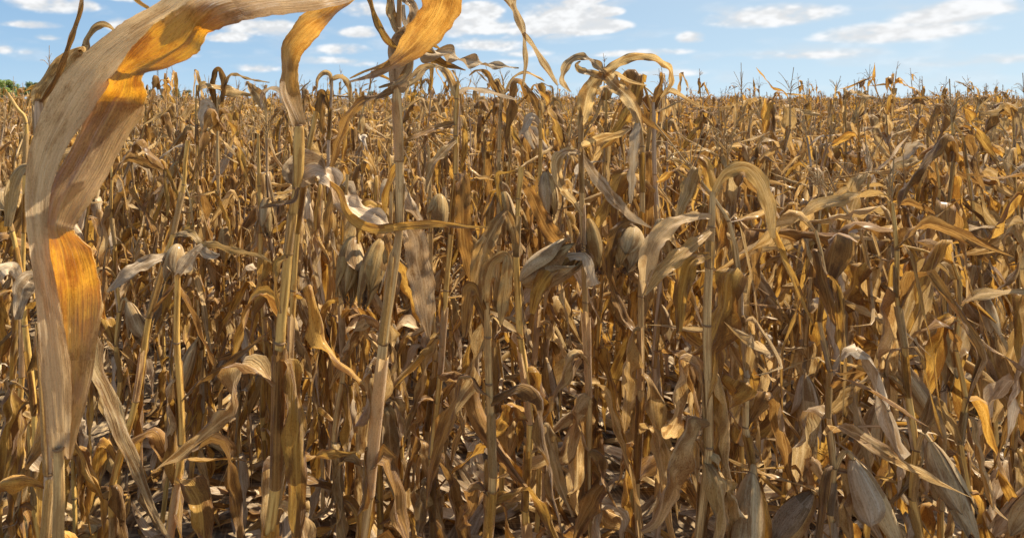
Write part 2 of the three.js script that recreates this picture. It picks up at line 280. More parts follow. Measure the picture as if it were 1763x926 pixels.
// ---------- corn plants grown by rule: twenty kinds, with parts ----------
const LEAFM = ['gold', 'tan', 'tan', 'brown', 'straw', 'pale', 'brown', 'gold', 'gold', 'tan', 'brown', 'gold', 'straw'];
const pick = (r, a) => a[Math.floor(r() * a.length)];
function placeEar(parent, r, p, dir, L, R, mats, nv, nu, k, loose) {
  const e = new THREE.Group(); e.name = 'ear'; e.position.copy(p); e.quaternion.setFromUnitVectors(UP, dir.clone().normalize()); parent.add(e);
  const hs = earHusks(r, L, R, nv, nu, k, loose); hs.forEach((g) => part('husk', g, pick(r, mats), e)); part('silk', silkGeo(r, L, R), M.silk, e);
  return e;
}
function growPlant(seed, parent, { H, lod = 1, stalkMat, tall = false } = {}) {      // parent at the foot of the plant
  const r = rngOf(seed); H ??= between(r, 1.42, 1.84);
  const nodes = 11, rows = [], lean = V(between(r, -.09, .09), 0, between(r, -.09, .09)), rad0 = between(r, .0105, .0135), az0 = r() * 6.28;
  for (let i = 0; i <= nodes; i++) { const t = Math.pow(i / nodes, .9); rows.push([lean.x * H * t * t + (i % 2 ? .006 : -.006) + between(r, -.006, .006), i ? H * t : -.03, lean.z * H * t * t + between(r, -.006, .006), rad0 * (1 - .62 * t)]); }
  if (r() < .2) { const b = rows[nodes], k = between(r, .05, .16); b[1] -= k * .5; b[0] += k * (r() < .5 ? -1 : 1); }   // a bent top
  const sm = stalkMat ?? pick(r, [M.stalkGold, M.stalkGold, M.stalkTan, M.stalkGrey]);
  part('stalk', stalkGeo(rows, lod > 1 ? 10 : 7, tintOf(r, .18), lod > 1 ? 33 : 22), sm, parent);
  const dirAt = (i) => { const a = rows[Math.max(0, i - 1)], b = rows[Math.min(nodes, i + 1)]; return V(b[0] - a[0], b[1] - a[1], b[2] - a[2]).normalize(); }, P = (i) => V(rows[i][0], rows[i][1], rows[i][2]);
  for (let i = 1; i < nodes; i++) part('stalk_joint', jointGeo(P(i), rows[i][3], dirAt(i), 7), M.joint, parent);
  for (let i = 2; i < nodes - 1; i++) if (r() < .75) part('sheath', sheathGeo(r, P(i), P(i + 1), rows[i][3], { nt: 4, ns: 6 }), M[pick(r, ['tan', 'grey', 'gold', 'tan', 'pale'])], parent);
  const earAt = 5 + Math.floor(r() * 2);
  for (let i = 2; i <= nodes; i++) {
    if (r() < .06) continue;
    const az = az0 + (i % 2) * Math.PI + between(r, -.7, .7), low = i < 5, top = i > 8, m = M[pick(r, LEAFM)];
    const o = { nt: lod > 1 ? 26 : 18, ns: 4 };
    if (low) Object.assign(o, { L: between(r, .3, .6), end: between(r, 160, 179), rise: between(r, 40, 80), brk: between(r, .02, .12) });
    if (top && r() < .55) Object.assign(o, { L: between(r, .26, .46), W: between(r, .028, .052), end: between(r, 95, 165), rise: between(r, 12, 32) });
    if (tall && i > 7) Object.assign(o, { L: between(r, .3, .6), W: between(r, .03, .06), end: between(r, 120, 178), rise: between(r, 6, 38), brk: between(r, .12, .42) });
    part('leaf', witheredLeaf(r, P(i), az, o), tall && i > 7 ? M[pick(r, ['straw', 'tan', 'gold', 'straw'])] : m, parent);
    if (r() < .45) part('leaf', witheredLeaf(r, P(i).add(V(0, -.05, 0)), az + between(r, 1, 5), { ...o, L: between(r, .25, .6), W: between(r, .03, .08) }), M[pick(r, LEAFM)], parent);
  }
  for (let k = 0; k < 9; k++) {                                      // narrow torn strips
    const i = 3 + Math.floor(r() * 8), az = r() * 6.28;
    part('leaf', witheredLeaf(r, P(i), az, { nt: 11, ns: 2, L: between(r, .18, .5), W: between(r, .008, .028), end: between(r, 90, 175), rise: between(r, 10, 90) }), M[pick(r, LEAFM)], parent);
  }
  for (let k = 0, n = r() < .35 ? 2 : 1; k < n; k++) {
    const i = earAt - k, az = az0 + (i % 2) * Math.PI + between(r, -.5, .5), droop = r() < .85, L = between(r, .19, .25), R = between(r, .023, .030);
    const dir = droop ? V(Math.cos(az) * .45, -1, Math.sin(az) * .45) : V(Math.cos(az) * .5, 1, Math.sin(az) * .5), p = P(i).add(V(Math.cos(az) * .035, droop ? .04 : .01, Math.sin(az) * .035));
    const mats = pick(r, [[M.husk, M.husk, M.huskGold], [M.husk, M.husk, M.pale], [M.huskGold, M.huskGold, M.husk], [M.huskGrey, M.huskGold]]);
    placeEar(parent, r, p, dir, L, R, mats, lod > 1 ? 14 : 9, lod > 1 ? 8 : 5, lod > 1 ? 6 : 5, 1);
    part('ear_shank', stalkGeo([[P(i).x, P(i).y - .01, P(i).z, .006], [p.x * .5 + P(i).x * .5, p.y + .012, p.z * .5 + P(i).z * .5, .006], [p.x, p.y, p.z, .007]], 6), M.stalkTan, parent);
  }
  if (r() < .72) part('tassel', tasselGeo(r, P(nodes), dirAt(nodes), between(r, .12, .24), .0015), M.tassel, parent);
}

// ---------- the plants one can pick out, one by one ----------
// stalk rows: column, row, distance, width in pixels; they go on down to the ground
function hero(label, { stalk, joints = [], mat = M.stalkTan, leaves = [], ears = [], lower = 0, seed = 1, foot, group, tint, extra }) {
  const r = rngOf(seed * 7919 + 13), pts = stalk.map(([x, y, d, w]) => { const p = at(x, y, d); return [p.x, p.y, p.z, w * d / F / 2 * .88]; });
  const a = pts[pts.length - 1], b = pts[pts.length - 2], sl = clamp((a[0] - b[0]) / Math.max(.01, b[1] - a[1]), -.25, .25), slz = clamp((a[2] - b[2]) / Math.max(.01, b[1] - a[1]), -.2, .2), down = a[1], first = pts.length - 1;
  for (let k = 1; k <= 4; k++) { const y = down * (1 - k / 4), q = (down - y) * (1 - .5 * k / 4); pts.push([a[0] + sl * q + (k % 2 ? 1 : -1) * between(r, .004, .02), k === 4 ? -.03 : y, a[2] + slz * q, Math.max(a[3], .0085) * (1 + .06 * k)]); }
  const end = pts[pts.length - 1], base = V(end[0], 0, end[2]), o = thing('corn_plant', label, 'corn plant', group, base);
  const local = (g) => { g.translate(-base.x, 0, -base.z); return g; };
  part('stalk', local(stalkGeo(pts, 12, tint ?? tintOf(r, .1), (pts.length - 1) * 5)), mat, o);
  const dirOf = (i) => { const p = pts[Math.max(0, i - 1)], q = pts[Math.min(pts.length - 1, i + 1)]; return V(p[0] - q[0], p[1] - q[1], p[2] - q[2]).normalize(); };
  for (const i of [...joints, ...[0, 1, 2, 3].map((k) => first + k)]) part('stalk_joint', local(jointGeo(V(pts[i][0], pts[i][1], pts[i][2]), pts[i][3], dirOf(i), 12)), M.joint, o);
  const lows = [first, first + 1, first + 2, first + 3]; for (let k = 0; k < 3; k++) { const A = pts[lows[k + 1]], B = pts[lows[k]]; part('sheath', local(sheathGeo(r, V(A[0], A[1], A[2]), V(B[0], B[1], B[2]), A[3], { nt: 10, ns: 12 })), M[pick(r, ['tan', 'gold', 'brown', 'blade'])], o); }
  for (let k = 0; k + 1 < joints.length; k++) { const A = pts[joints[k + 1]], B = pts[joints[k]]; part('sheath', local(sheathGeo(r, V(A[0], A[1], A[2]), V(B[0], B[1], B[2]), A[3], { nt: 12, ns: 14 })), M[pick(r, ['tan', 'gold', 'tan', 'blade'])], o); }
  for (const [m, rows, opt] of leaves) {
    const g = local((rows[0].length === 6 ? margins : band)(rows, r, opt)), leaf = part(opt?.name ?? 'leaf', g, M[m], o);
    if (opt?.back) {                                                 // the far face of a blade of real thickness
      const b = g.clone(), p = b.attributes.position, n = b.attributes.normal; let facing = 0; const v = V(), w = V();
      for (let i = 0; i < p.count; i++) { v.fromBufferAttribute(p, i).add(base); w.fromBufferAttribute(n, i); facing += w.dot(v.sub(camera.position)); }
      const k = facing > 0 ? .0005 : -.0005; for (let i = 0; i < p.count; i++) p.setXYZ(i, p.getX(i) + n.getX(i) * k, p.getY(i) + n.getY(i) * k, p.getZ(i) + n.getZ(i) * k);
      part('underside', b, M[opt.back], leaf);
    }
  }
  for (const [[x0, y0, d0], [x1, y1, d1], wpx, mats, opt] of ears) {
    const p = at(x0, y0, d0), q = at(x1, y1, d1), L = p.distanceTo(q) * 1.06; p.x -= base.x; p.z -= base.z; q.x -= base.x; q.z -= base.z;
    placeEar(o, r, p, q.clone().sub(p), L, wpx * d0 / F / 2 * .90, mats.map((m) => M[m]), 20, 10, 6, opt?.loose ?? .8);
  }
  for (let i = 0; i < lower + 5; i++) {
    const k = first + Math.min(2, Math.floor(i * 3 / (lower + 5))), f = r(), p = pts[k].map((v, j) => lerp(v, pts[Math.min(pts.length - 1, k + 1)][j], f)), az = (i % 2 ? 0 : Math.PI) + between(r, -.9, .9) + .6;
    part('leaf', local(witheredLeaf(r, V(p[0], p[1], p[2]), az, { nt: 26, ns: 6, end: between(r, 150, 178), rise: between(r, 30, 70), L: between(r, .35, .65) })), M[pick(r, LEAFM)], o);
  }
  if (extra) extra(o, local, r, base);
  return o;
}
const TOPS = { nt: 60, ns: 10 };
hero('foreground corn plant whose huge blurred leaf arches over the left half of the picture', {
  seed: 1, mat: M.stalkTan, stalk: [[100, 772, .80, 20], [101, 860, .80, 22], [100, 980, .80, 24]], joints: [0], lower: 2,
  leaves: [
    ['blade', [[86, 790, .80, 118, 790, .80], [70, 650, .78, 122, 650, .80], [60, 505, .765, 100, 510, .785], [48, 420, .755, 84, 425, .778], [42, 335, .76, 85, 338, .785], [49, 262, .775, 110, 262, .805], [68, 200, .795, 146, 208, .83], [104, 132, .815, 183, 152, .845], [152, 84, .83, 216, 103, .85], [212, 38, .845, 262, 64, .855], [268, 6, .85, 318, 26, .85], [325, -34, .86, 352, -14, .85], [420, -76, .88, 440, -62, .86]], { bulge: .10, frill: .015, nt: 110, tint: [1.02, 1, .98], tip: [1.05, 1.05, 1.08] }],
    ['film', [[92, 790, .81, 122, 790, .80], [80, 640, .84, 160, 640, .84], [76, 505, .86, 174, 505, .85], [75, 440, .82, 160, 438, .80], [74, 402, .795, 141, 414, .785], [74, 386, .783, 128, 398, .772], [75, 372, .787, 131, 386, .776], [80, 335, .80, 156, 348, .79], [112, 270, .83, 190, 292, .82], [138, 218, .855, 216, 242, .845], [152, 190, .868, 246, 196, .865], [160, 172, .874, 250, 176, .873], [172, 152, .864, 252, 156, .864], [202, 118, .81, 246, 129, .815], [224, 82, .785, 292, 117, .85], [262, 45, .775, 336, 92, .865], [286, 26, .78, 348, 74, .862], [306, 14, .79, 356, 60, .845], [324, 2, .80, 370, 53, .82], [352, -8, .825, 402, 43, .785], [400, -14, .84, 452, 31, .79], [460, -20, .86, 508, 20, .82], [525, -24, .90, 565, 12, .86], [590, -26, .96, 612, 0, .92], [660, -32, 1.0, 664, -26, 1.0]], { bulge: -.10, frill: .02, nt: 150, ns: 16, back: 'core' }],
    ['gold', [[215, -40, .95, 12, 20], [232, -4, .95, 10, 20], [256, 14, .94, 6, 10]], { ns: 5, nt: 16 }],
  ],
});
hero('corn plant at the left edge with broad sheath leaf and blade pointing skyward', {
  seed: 2, mat: M.stalkGrey, stalk: [[66, 172, 1.25, 14], [67, 200, 1.25, 19], [69, 262, 1.25, 19], [71, 380, 1.25, 19], [73, 520, 1.25, 20]], joints: [0, 2, 3], lower: 4,
  leaves: [
    ['straw', [[66, 184, 1.25, 20, 0], [72, 165, 1.25, 38, 0], [86, 143, 1.25, 42, 5], [103, 118, 1.25, 44, 10], [120, 97, 1.25, 38, 20], [134, 84, 1.26, 26, 45], [140, 88, 1.28, 14, 60]], { ...TOPS, curl: 1.6 }],
    ['brown', [[68, 176, 1.245, 9, 40], [86, 148, 1.235, 14, 50], [104, 112, 1.225, 15, 45], [118, 72, 1.215, 13, 40], [131, 36, 1.21, 12, 40], [139, 6, 1.2, 9, 40], [142, -34, 1.2, 3, 10]], { ...TOPS, curl: 1.4, frill: .05 }],
    ['straw', [[124, 96, 1.27, 12, 20], [144, 84, 1.28, 14, 20], [149, 66, 1.285, 14, 25], [161, 47, 1.29, 14, 30], [180, 42, 1.30, 14, 50], [199, 56, 1.31, 10, 40], [208, 92, 1.32, 3, 10]], { ...TOPS, curl: 1.5 }],
    ['tan', [[72, 300, 1.26, 10, 10], [40, 290, 1.24, 22, 30], [22, 330, 1.22, 26, 10], [14, 390, 1.21, 16, 20]], { curl: 1.3 }],
  ],
});
hero('kinked corn stalk left of centre with a golden leaf curling up out of the picture', {
  seed: 3, mat: M.stalkGold, stalk: [[515, 216, 1.35, 13], [515, 224, 1.35, 19], [514, 262, 1.35, 23], [513, 300, 1.35, 21], [510, 324, 1.35, 15], [503, 378, 1.35, 18], [496, 436, 1.35, 18], [490, 505, 1.35, 19], [482, 590, 1.35, 20]], joints: [0, 4, 6], lower: 3,
  leaves: [
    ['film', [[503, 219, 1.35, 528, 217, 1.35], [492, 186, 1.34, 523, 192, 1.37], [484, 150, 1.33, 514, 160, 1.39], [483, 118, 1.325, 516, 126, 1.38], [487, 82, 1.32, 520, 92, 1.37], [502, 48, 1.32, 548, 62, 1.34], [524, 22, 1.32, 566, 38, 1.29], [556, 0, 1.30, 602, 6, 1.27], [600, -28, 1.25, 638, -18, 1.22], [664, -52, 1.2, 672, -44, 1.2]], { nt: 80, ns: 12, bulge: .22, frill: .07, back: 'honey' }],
    ['grey', [[508, 318, 1.37, 30, 0], [512, 303, 1.38, 62, 0], [528, 285, 1.38, 60, 5], [548, 282, 1.37, 34, 30], [556, 300, 1.36, 22, 30], [560, 318, 1.36, 10, 20]], { ...TOPS, curl: .8, tint: [1.15, 1.15, 1.15] }],
    ['pale', [[520, 304, 1.36, 16, -10], [545, 292, 1.355, 34, -35], [566, 302, 1.35, 42, -45], [578, 330, 1.345, 36, -45], [602, 354, 1.335, 36, -42], [632, 368, 1.325, 40, -42], [656, 380, 1.32, 26, -35], [674, 391, 1.32, 3, -30]], { ...TOPS, curl: 1.0, crinkle: 1.8, frill: .15, tint: [1.12, 1.1, 1.1] }],
    ['gold', [[556, 306, 1.35, 6, 30], [584, 328, 1.33, 12, 20], [597, 364, 1.31, 14, 10], [620, 386, 1.30, 18, 10], [650, 394, 1.29, 17, 10], [690, 390, 1.28, 15, 10], [732, 386, 1.28, 15, 15], [770, 386, 1.29, 12, 25], [805, 390, 1.30, 6, 20], [842, 391, 1.31, 2, 10]], { ...TOPS, curl: .7, frill: .07, tint: [1.18, 1.18, 1.25] }],
    ['brown', [[512, 322, 1.33, 7, 0], [505, 345, 1.31, 9, 20], [470, 352, 1.31, 8, 30], [448, 358, 1.31, 2, 0]], { ns: 5 }],
    ['gold', [[494, 440, 1.34, 8, 0], [477, 455, 1.32, 13, 20], [474, 490, 1.31, 12, 50], [482, 540, 1.31, 5, 10]], { curl: 2 }],
  ],
});
hero('broken yellow stalk leaning just right of the kinked stalk', {
  seed: 4, mat: M.stalkGold, stalk: [[544, 192, 1.6, 9], [538, 225, 1.6, 10], [531, 262, 1.6, 10], [522, 320, 1.62, 10], [512, 400, 1.64, 11], [505, 500, 1.65, 11]], joints: [2, 4], lower: 4,
  leaves: [['gold', [[538, 205, 1.6, 5, 20], [546, 196, 1.6, 7, 30], [549, 204, 1.59, 4, 30]], { ns: 4, nt: 12 }]],
});
hero('tall central corn stalk whose speckled grey top wears a fan of torn golden leaves', {
  seed: 5, mat: M.stalkTan, stalk: [[690, -60, 1.3, 9], [688, 0, 1.3, 10], [686, 70, 1.3, 12], [683, 148, 1.3, 17], [685, 210, 1.3, 20], [688, 276, 1.3, 17], [688, 330, 1.3, 17], [688, 392, 1.3, 15], [680, 450, 1.3, 18], [671, 512, 1.3, 19], [660, 590, 1.3, 20]], joints: [3, 5, 7, 10], lower: 3,
  leaves: [
    ['grey', [[683, 158, 1.295, 24, 0], [686, 140, 1.285, 34, 0], [686, 110, 1.283, 35, 0], [684, 82, 1.285, 32, 5], [692, 62, 1.29, 24, 10], [700, 46, 1.29, 10, 20]], { ...TOPS, name: 'sheath', curl: 2.3, frill: .02, tint: [1.05, 1.0, .95] }],
    ['film', [[698, -100, 1.27, 24, 0], [738, -92, 1.08, 46, 0], [764, -40, 1.00, 62, 0], [758, 14, 1.045, 66, 0], [726, 62, 1.10, 58, -5], [684, 102, 1.13, 32, 30], [645, 127, 1.14, 16, 50], [600, 141, 1.15, 4, 40]], { nt: 80, ns: 12, curl: 1.1, frill: .03, back: 'honey' }],
    ['gold', [[672, 108, 1.13, 8, 30], [635, 121, 1.15, 8, 40], [602, 135, 1.16, 2, 20]], { ns: 4 }],
    ['straw', [[704, 66, 1.27, 10, 60], [713, 92, 1.24, 15, 50], [703, 124, 1.22, 18, 45], [681, 144, 1.22, 16, 40], [652, 151, 1.22, 3, 30]], { ...TOPS, curl: 1.4 }],
    ['gold', [[630, -24, 1.3, 12, 20], [641, 12, 1.28, 12, 30], [654, 46, 1.27, 13, 20], [668, 70, 1.27, 15, 10], [686, 85, 1.27, 4, 0]], { ...TOPS, curl: 1.3 }],
    ['straw', [[700, 64, 1.285, 6, 0], [684, 50, 1.29, 16, 20], [674, 28, 1.3, 18, 40], [673, 2, 1.3, 16, 20], [664, -34, 1.3, 6, 0]], { ...TOPS, curl: 1.5 }],
    ['grey', [[702, 52, 1.28, 12, -20], [714, 26, 1.28, 24, 20], [703, 2, 1.29, 18, 50], [680, -18, 1.3, 6, 0]], { ...TOPS, curl: 1.4, tint: [1.1, 1, .85] }],
    ['pale', [[695, 8, 1.265, 5, 0], [696, 34, 1.26, 9, 10], [702, 46, 1.26, 10, 30], [708, 40, 1.26, 3, 30]], { ns: 5 }],
    ['pale', [[706, 74, 1.31, 9, 0], [722, 82, 1.32, 34, -50], [744, 90, 1.33, 48, -55], [770, 95, 1.36, 34, -58], [800, 105, 1.38, 26, -55], [842, 112, 1.4, 18, -55], [894, 117, 1.42, 2, -30]], { ...TOPS, curl: .8, frill: .2, crinkle: 1.8 }],
    ['gold', [[730, 88, 1.33, 18, 0], [758, 106, 1.34, 15, 20], [780, 114, 1.35, 8, 20], [802, 121, 1.36, 2, 0]], { ns: 6 }],
    ['gold', [[738, 64, 1.345, 10, 30], [746, 76, 1.34, 9, 30], [758, 84, 1.34, 2, 0]], { ns: 4, nt: 14 }],
    ['straw', [[690, -64, 1.32, 26, 0], [760, -170, 1.42, 38, 20], [835, -130, 1.42, 36, 20], [874, -20, 1.34, 26, 30], [893, 28, 1.3, 16, 40], [904, 64, 1.28, 11, 40], [906, 105, 1.28, 9, 30], [901, 148, 1.28, 3, 0]], { ...TOPS, curl: 1.2, tint: [1, 1.05, 1.2] }],
    ['straw', [[902, 56, 1.28, 8, 40], [923, 86, 1.27, 10, 30], [944, 120, 1.27, 11, 20], [960, 146, 1.27, 3, 0]], { ns: 6, tint: [1, 1.05, 1.2] }],
    ['brown', [[683, 152, 1.3, 10, 20], [655, 164, 1.29, 15, 40], [622, 176, 1.30, 17, 40], [600, 200, 1.33, 18, 30], [582, 245, 1.38, 17, 30], [566, 305, 1.42, 5, 10]], { ...TOPS }],
    ['straw', [[690, 152, 1.32, 8, 30], [712, 140, 1.36, 12, 30], [735, 118, 1.4, 8, 30], [755, 114, 1.44, 2, 0]], { ns: 5 }],
    ['grey', [[690, 394, 1.32, 12, 0], [706, 396, 1.45, 34, 10], [715, 416, 1.5, 42, 0], [718, 448, 1.51, 42, -8], [726, 486, 1.52, 46, -8], [732, 530, 1.53, 34, 0], [738, 580, 1.54, 6, 0]], { ...TOPS, curl: .7, tint: [1.12, 1.02, .9] }],
    ['gold', [[690, 278, 1.31, 8, 0], [676, 300, 1.34, 14, 20], [664, 345, 1.36, 14, 40], [660, 400, 1.37, 4, 0]], { ns: 6 }],
  ],
});
hero('golden corn stalk right of the tall central one with a drooping arched top leaf', {
  seed: 6, mat: M.stalkGold, stalk: [[788, 140, 2.1, 7], [787, 170, 2.1, 9], [785, 234, 2.1, 9], [785, 300, 2.1, 9], [777, 402, 2.1, 10], [768, 500, 2.1, 10]], joints: [1, 2, 3, 4], lower: 4,
  leaves: [
    ['straw', [[787, 172, 2.1, 8, 0], [780, 148, 2.09, 15, 10], [768, 124, 2.08, 13, 20], [748, 114, 2.08, 11, 30], [724, 119, 2.09, 12, 20], [706, 138, 2.1, 10, 30], [698, 168, 2.12, 3, 0]], { ...TOPS }],
    ['brown', [[785, 212, 2.1, 8, 20], [752, 220, 2.05, 15, 30], [722, 232, 2.0, 11, 30], [690, 246, 1.98, 2, 0]], {}],
    ['straw', [[785, 240, 2.09, 8, 20], [764, 262, 2.05, 16, 20], [742, 288, 2.02, 16, 30], [735, 332, 2.01, 4, 0]], {}],
    ['brown', [[786, 302, 2.05, 10, 0], [797, 312, 1.98, 24, 0], [797, 360, 1.95, 27, 10], [799, 410, 1.95, 29, 15], [806, 450, 1.95, 22, 10], [812, 490, 1.95, 4, 0]], { ...TOPS, tint: [1.15, 1.1, 1] }],
    ['pale', [[788, 160, 2.1, 6, 30], [810, 152, 2.08, 9, 40], [850, 160, 2.07, 10, 40], [890, 172, 2.06, 3, 20]], {}],
  ],
});
hero('corn plant with two ribbon leaves looping above the canopy at the right', {
  seed: 7, mat: M.stalkTan, stalk: [[1006, 170, 1.9, 6], [1002, 200, 1.9, 9], [1000, 246, 1.9, 9], [1002, 330, 1.9, 10], [1005, 420, 1.9, 10], [1008, 520, 1.9, 11]], joints: [1, 2, 3, 4], lower: 4,
  leaves: [
    ['straw', [[1000, 216, 1.9, 12, 0], [1006, 192, 1.89, 24, 0], [1012, 162, 1.88, 30, 0], [1026, 138, 1.88, 22, 15], [1048, 120, 1.87, 17, 20], [1078, 102, 1.86, 17, 10], [1110, 97, 1.85, 14, 10], [1140, 106, 1.85, 13, 30], [1157, 124, 1.86, 11, 40], [1155, 147, 1.88, 8, 30], [1138, 168, 1.9, 2, 0]], { nt: 80, ns: 10, tint: [1.1, 1.1, 1.05] }],
    ['straw', [[1046, 134, 1.88, 14, 10], [1022, 127, 1.86, 14, 10], [1002, 122, 1.85, 12, 30], [993, 112, 1.84, 8, 20], [1000, 105, 1.84, 2, 0]], { ns: 6 }],
    ['straw', [[1002, 250, 1.89, 10, 10], [1030, 241, 1.82, 19, 20], [1060, 232, 1.8, 15, 30], [1087, 222, 1.8, 2, 0]], { ...TOPS, tint: [1.15, 1.15, 1.1] }],
    ['grey', [[1003, 268, 1.92, 8, 10], [1028, 306, 1.9, 20, 20], [1058, 343, 1.88, 20, 10], [1090, 374, 1.87, 13, 20], [1122, 392, 1.86, 2, 0]], { ...TOPS, curl: 1.5, tint: [1.3, 1.3, 1.3] }],
    ['straw', [[1000, 262, 1.88, 8, 10], [972, 262, 1.85, 18, 30], [958, 282, 1.84, 20, 10], [966, 320, 1.84, 16, 10], [990, 350, 1.84, 10, 20], [1004, 372, 1.84, 3, 0]], { ...TOPS }],
  ],
  ears: [[[1014, 376, 1.92], [1026, 452, 1.9], 27, ['huskGold', 'husk']]],
});
hero('leaning corn plant whose thick twisted leaf makes the left loop beside the looping plant', {
  seed: 8, mat: M.stalkTan, stalk: [[1088, 178, 1.95, 8], [1098, 206, 1.95, 9], [1106, 252, 1.95, 9], [1107, 330, 1.95, 9], [1106, 420, 1.95, 10], [1104, 510, 1.95, 11]], joints: [2, 3, 4], lower: 4,
  leaves: [
    ['straw', [[1106, 226, 1.95, 8, 0], [1094, 190, 1.94, 17, 0], [1078, 163, 1.92, 22, 10], [1056, 142, 1.89, 23, 20], [1036, 118, 1.86, 17, 40], [1016, 102, 1.85, 13, 50], [996, 97, 1.84, 13, 20], [978, 109, 1.84, 14, 20], [969, 130, 1.84, 13, 40], [972, 146, 1.85, 9, 30], [983, 158, 1.86, 2, 0]], { nt: 80, ns: 10, tint: [.95, 1, 1.15] }],
    ['straw', [[1066, 150, 1.91, 6, 0], [1060, 127, 1.9, 9, 10], [1086, 140, 1.9, 7, 30], [1114, 147, 1.9, 2, 0]], { ns: 5 }],
    ['brown', [[1092, 188, 1.96, 8, 10], [1112, 206, 1.98, 12, 30], [1140, 226, 2.0, 8, 30], [1160, 242, 2.0, 2, 0]], {}],
    ['pale', [[1100, 212, 1.93, 8, 30], [1094, 240, 1.9, 18, 10], [1090, 300, 1.9, 16, 30], [1086, 350, 1.9, 4, 0]], {}],
    ['brown', [[1106, 396, 1.94, 9, 0], [1090, 382, 1.92, 18, 10], [1066, 392, 1.91, 18, 20], [1052, 430, 1.9, 18, 10], [1050, 480, 1.9, 8, 0]], { ...TOPS }],
  ],
  ears: [[[1092, 390, 1.93], [1078, 458, 1.88], 44, ['husk', 'husk', 'huskGold'], { loose: .5 }]],
});
hero('hollow broken-off stalk carrying a pale ear lying on its side', {
  seed: 9, mat: M.stalkGold, tint: [1.1, 1.1, 1.05], stalk: [[898, 287, 1.9, 12], [896, 312, 1.9, 11], [893, 342, 1.9, 9], [890, 400, 1.9, 10], [889, 440, 1.9, 12], [892, 505, 1.9, 13], [896, 580, 1.9, 13]], joints: [2, 4], lower: 3,
  leaves: [
    ['tan', [[890, 436, 1.9, 10, 0], [884, 398, 1.88, 15, 0], [871, 368, 1.86, 14, 20], [856, 384, 1.85, 20, 10], [840, 414, 1.84, 30, 10], [826, 450, 1.84, 34, 10], [816, 492, 1.84, 10, 0]], { ...TOPS, tint: [1.05, 1, .95] }],
    ['gold', [[868, 374, 1.87, 6, 0], [859, 335, 1.88, 8, 10], [857, 302, 1.88, 8, 10], [870, 297, 1.87, 7, 40], [891, 293, 1.86, 2, 0]], {}],
    ['brown', [[896, 310, 1.91, 8, 10], [912, 328, 2.0, 18, 10], [930, 366, 2.0, 24, 10], [946, 396, 1.98, 28, 10], [966, 420, 1.97, 24, 30], [988, 428, 1.96, 5, 0]], { ...TOPS, tint: [1.2, 1.15, 1.1] }],
    ['pale', [[968, 446, 1.83, 14, 10], [990, 440, 1.82, 18, -30], [1008, 443, 1.8, 16, -40], [1014, 462, 1.79, 22, -30], [1024, 492, 1.79, 24, -25]], { ...TOPS, curl: 1.8, tint: [1.1, 1.1, 1.1] }],
    ['gold', [[980, 446, 1.82, 8, 0], [955, 462, 1.8, 22, 20], [930, 492, 1.79, 26, 10], [916, 540, 1.79, 10, 0]], { ...TOPS, tint: [1.1, 1.1, 1] }],
  ],
  ears: [[[899, 486, 1.88], [990, 436, 1.82], 54, ['husk', 'husk', 'huskGold'], { loose: .8 }]],
});
hero('corn plant with whitish leaf folded like a hook, in front of the hollow stalk', {
  seed: 10, mat: M.stalkTan, stalk: [[838, 520, 1.7, 10], [840, 580, 1.7, 14], [842, 660, 1.7, 15]], joints: [1], lower: 3,
  leaves: [
    ['huskGold', [[838, 540, 1.7, 12, 0], [836, 490, 1.69, 26, 10], [845, 456, 1.68, 22, 20], [862, 440, 1.67, 16, 40], [874, 444, 1.655, 16, 10], [872, 478, 1.65, 22, 0], [866, 526, 1.65, 20, 0], [862, 560, 1.65, 4, 0]], { ...TOPS, tint: [1.2, 1.2, 1.2] }],
    ['brown', [[840, 560, 1.7, 12, 0], [815, 500, 1.69, 24, 20], [806, 520, 1.68, 24, 10], [800, 580, 1.68, 8, 0]], {}],
  ],
});
hero('slanted smooth yellow stalk at left with two dark joints and a pale ear beside it', {
  seed: 11, mat: M.stalkGold, tint: [1.15, 1.12, 1.0], stalk: [[323, 242, 2.0, 9], [319, 272, 2.0, 8], [316, 318, 2.0, 8], [308, 360, 2.0, 9], [298, 402, 2.0, 9], [278, 468, 2.0, 11], [256, 545, 2.0, 12]], joints: [2, 4, 6], lower: 3,
  leaves: [
    ['grey', [[290, 440, 1.98, 8, 0], [268, 446, 1.92, 18, 20], [240, 458, 1.88, 26, 20], [212, 478, 1.85, 22, 20], [184, 503, 1.85, 4, 0]], { ...TOPS }],
    ['gold', [[310, 348, 2.0, 6, 0], [300, 325, 2.0, 7, 0], [286, 294, 2.0, 8, 0], [283, 305, 1.99, 6, 20], [288, 345, 1.98, 8, 10], [287, 372, 1.98, 3, 0]], {}],
  ],
  ears: [[[306, 420, 1.98], [292, 478, 1.94], 32, ['husk', 'husk', 'huskGold']]],
});
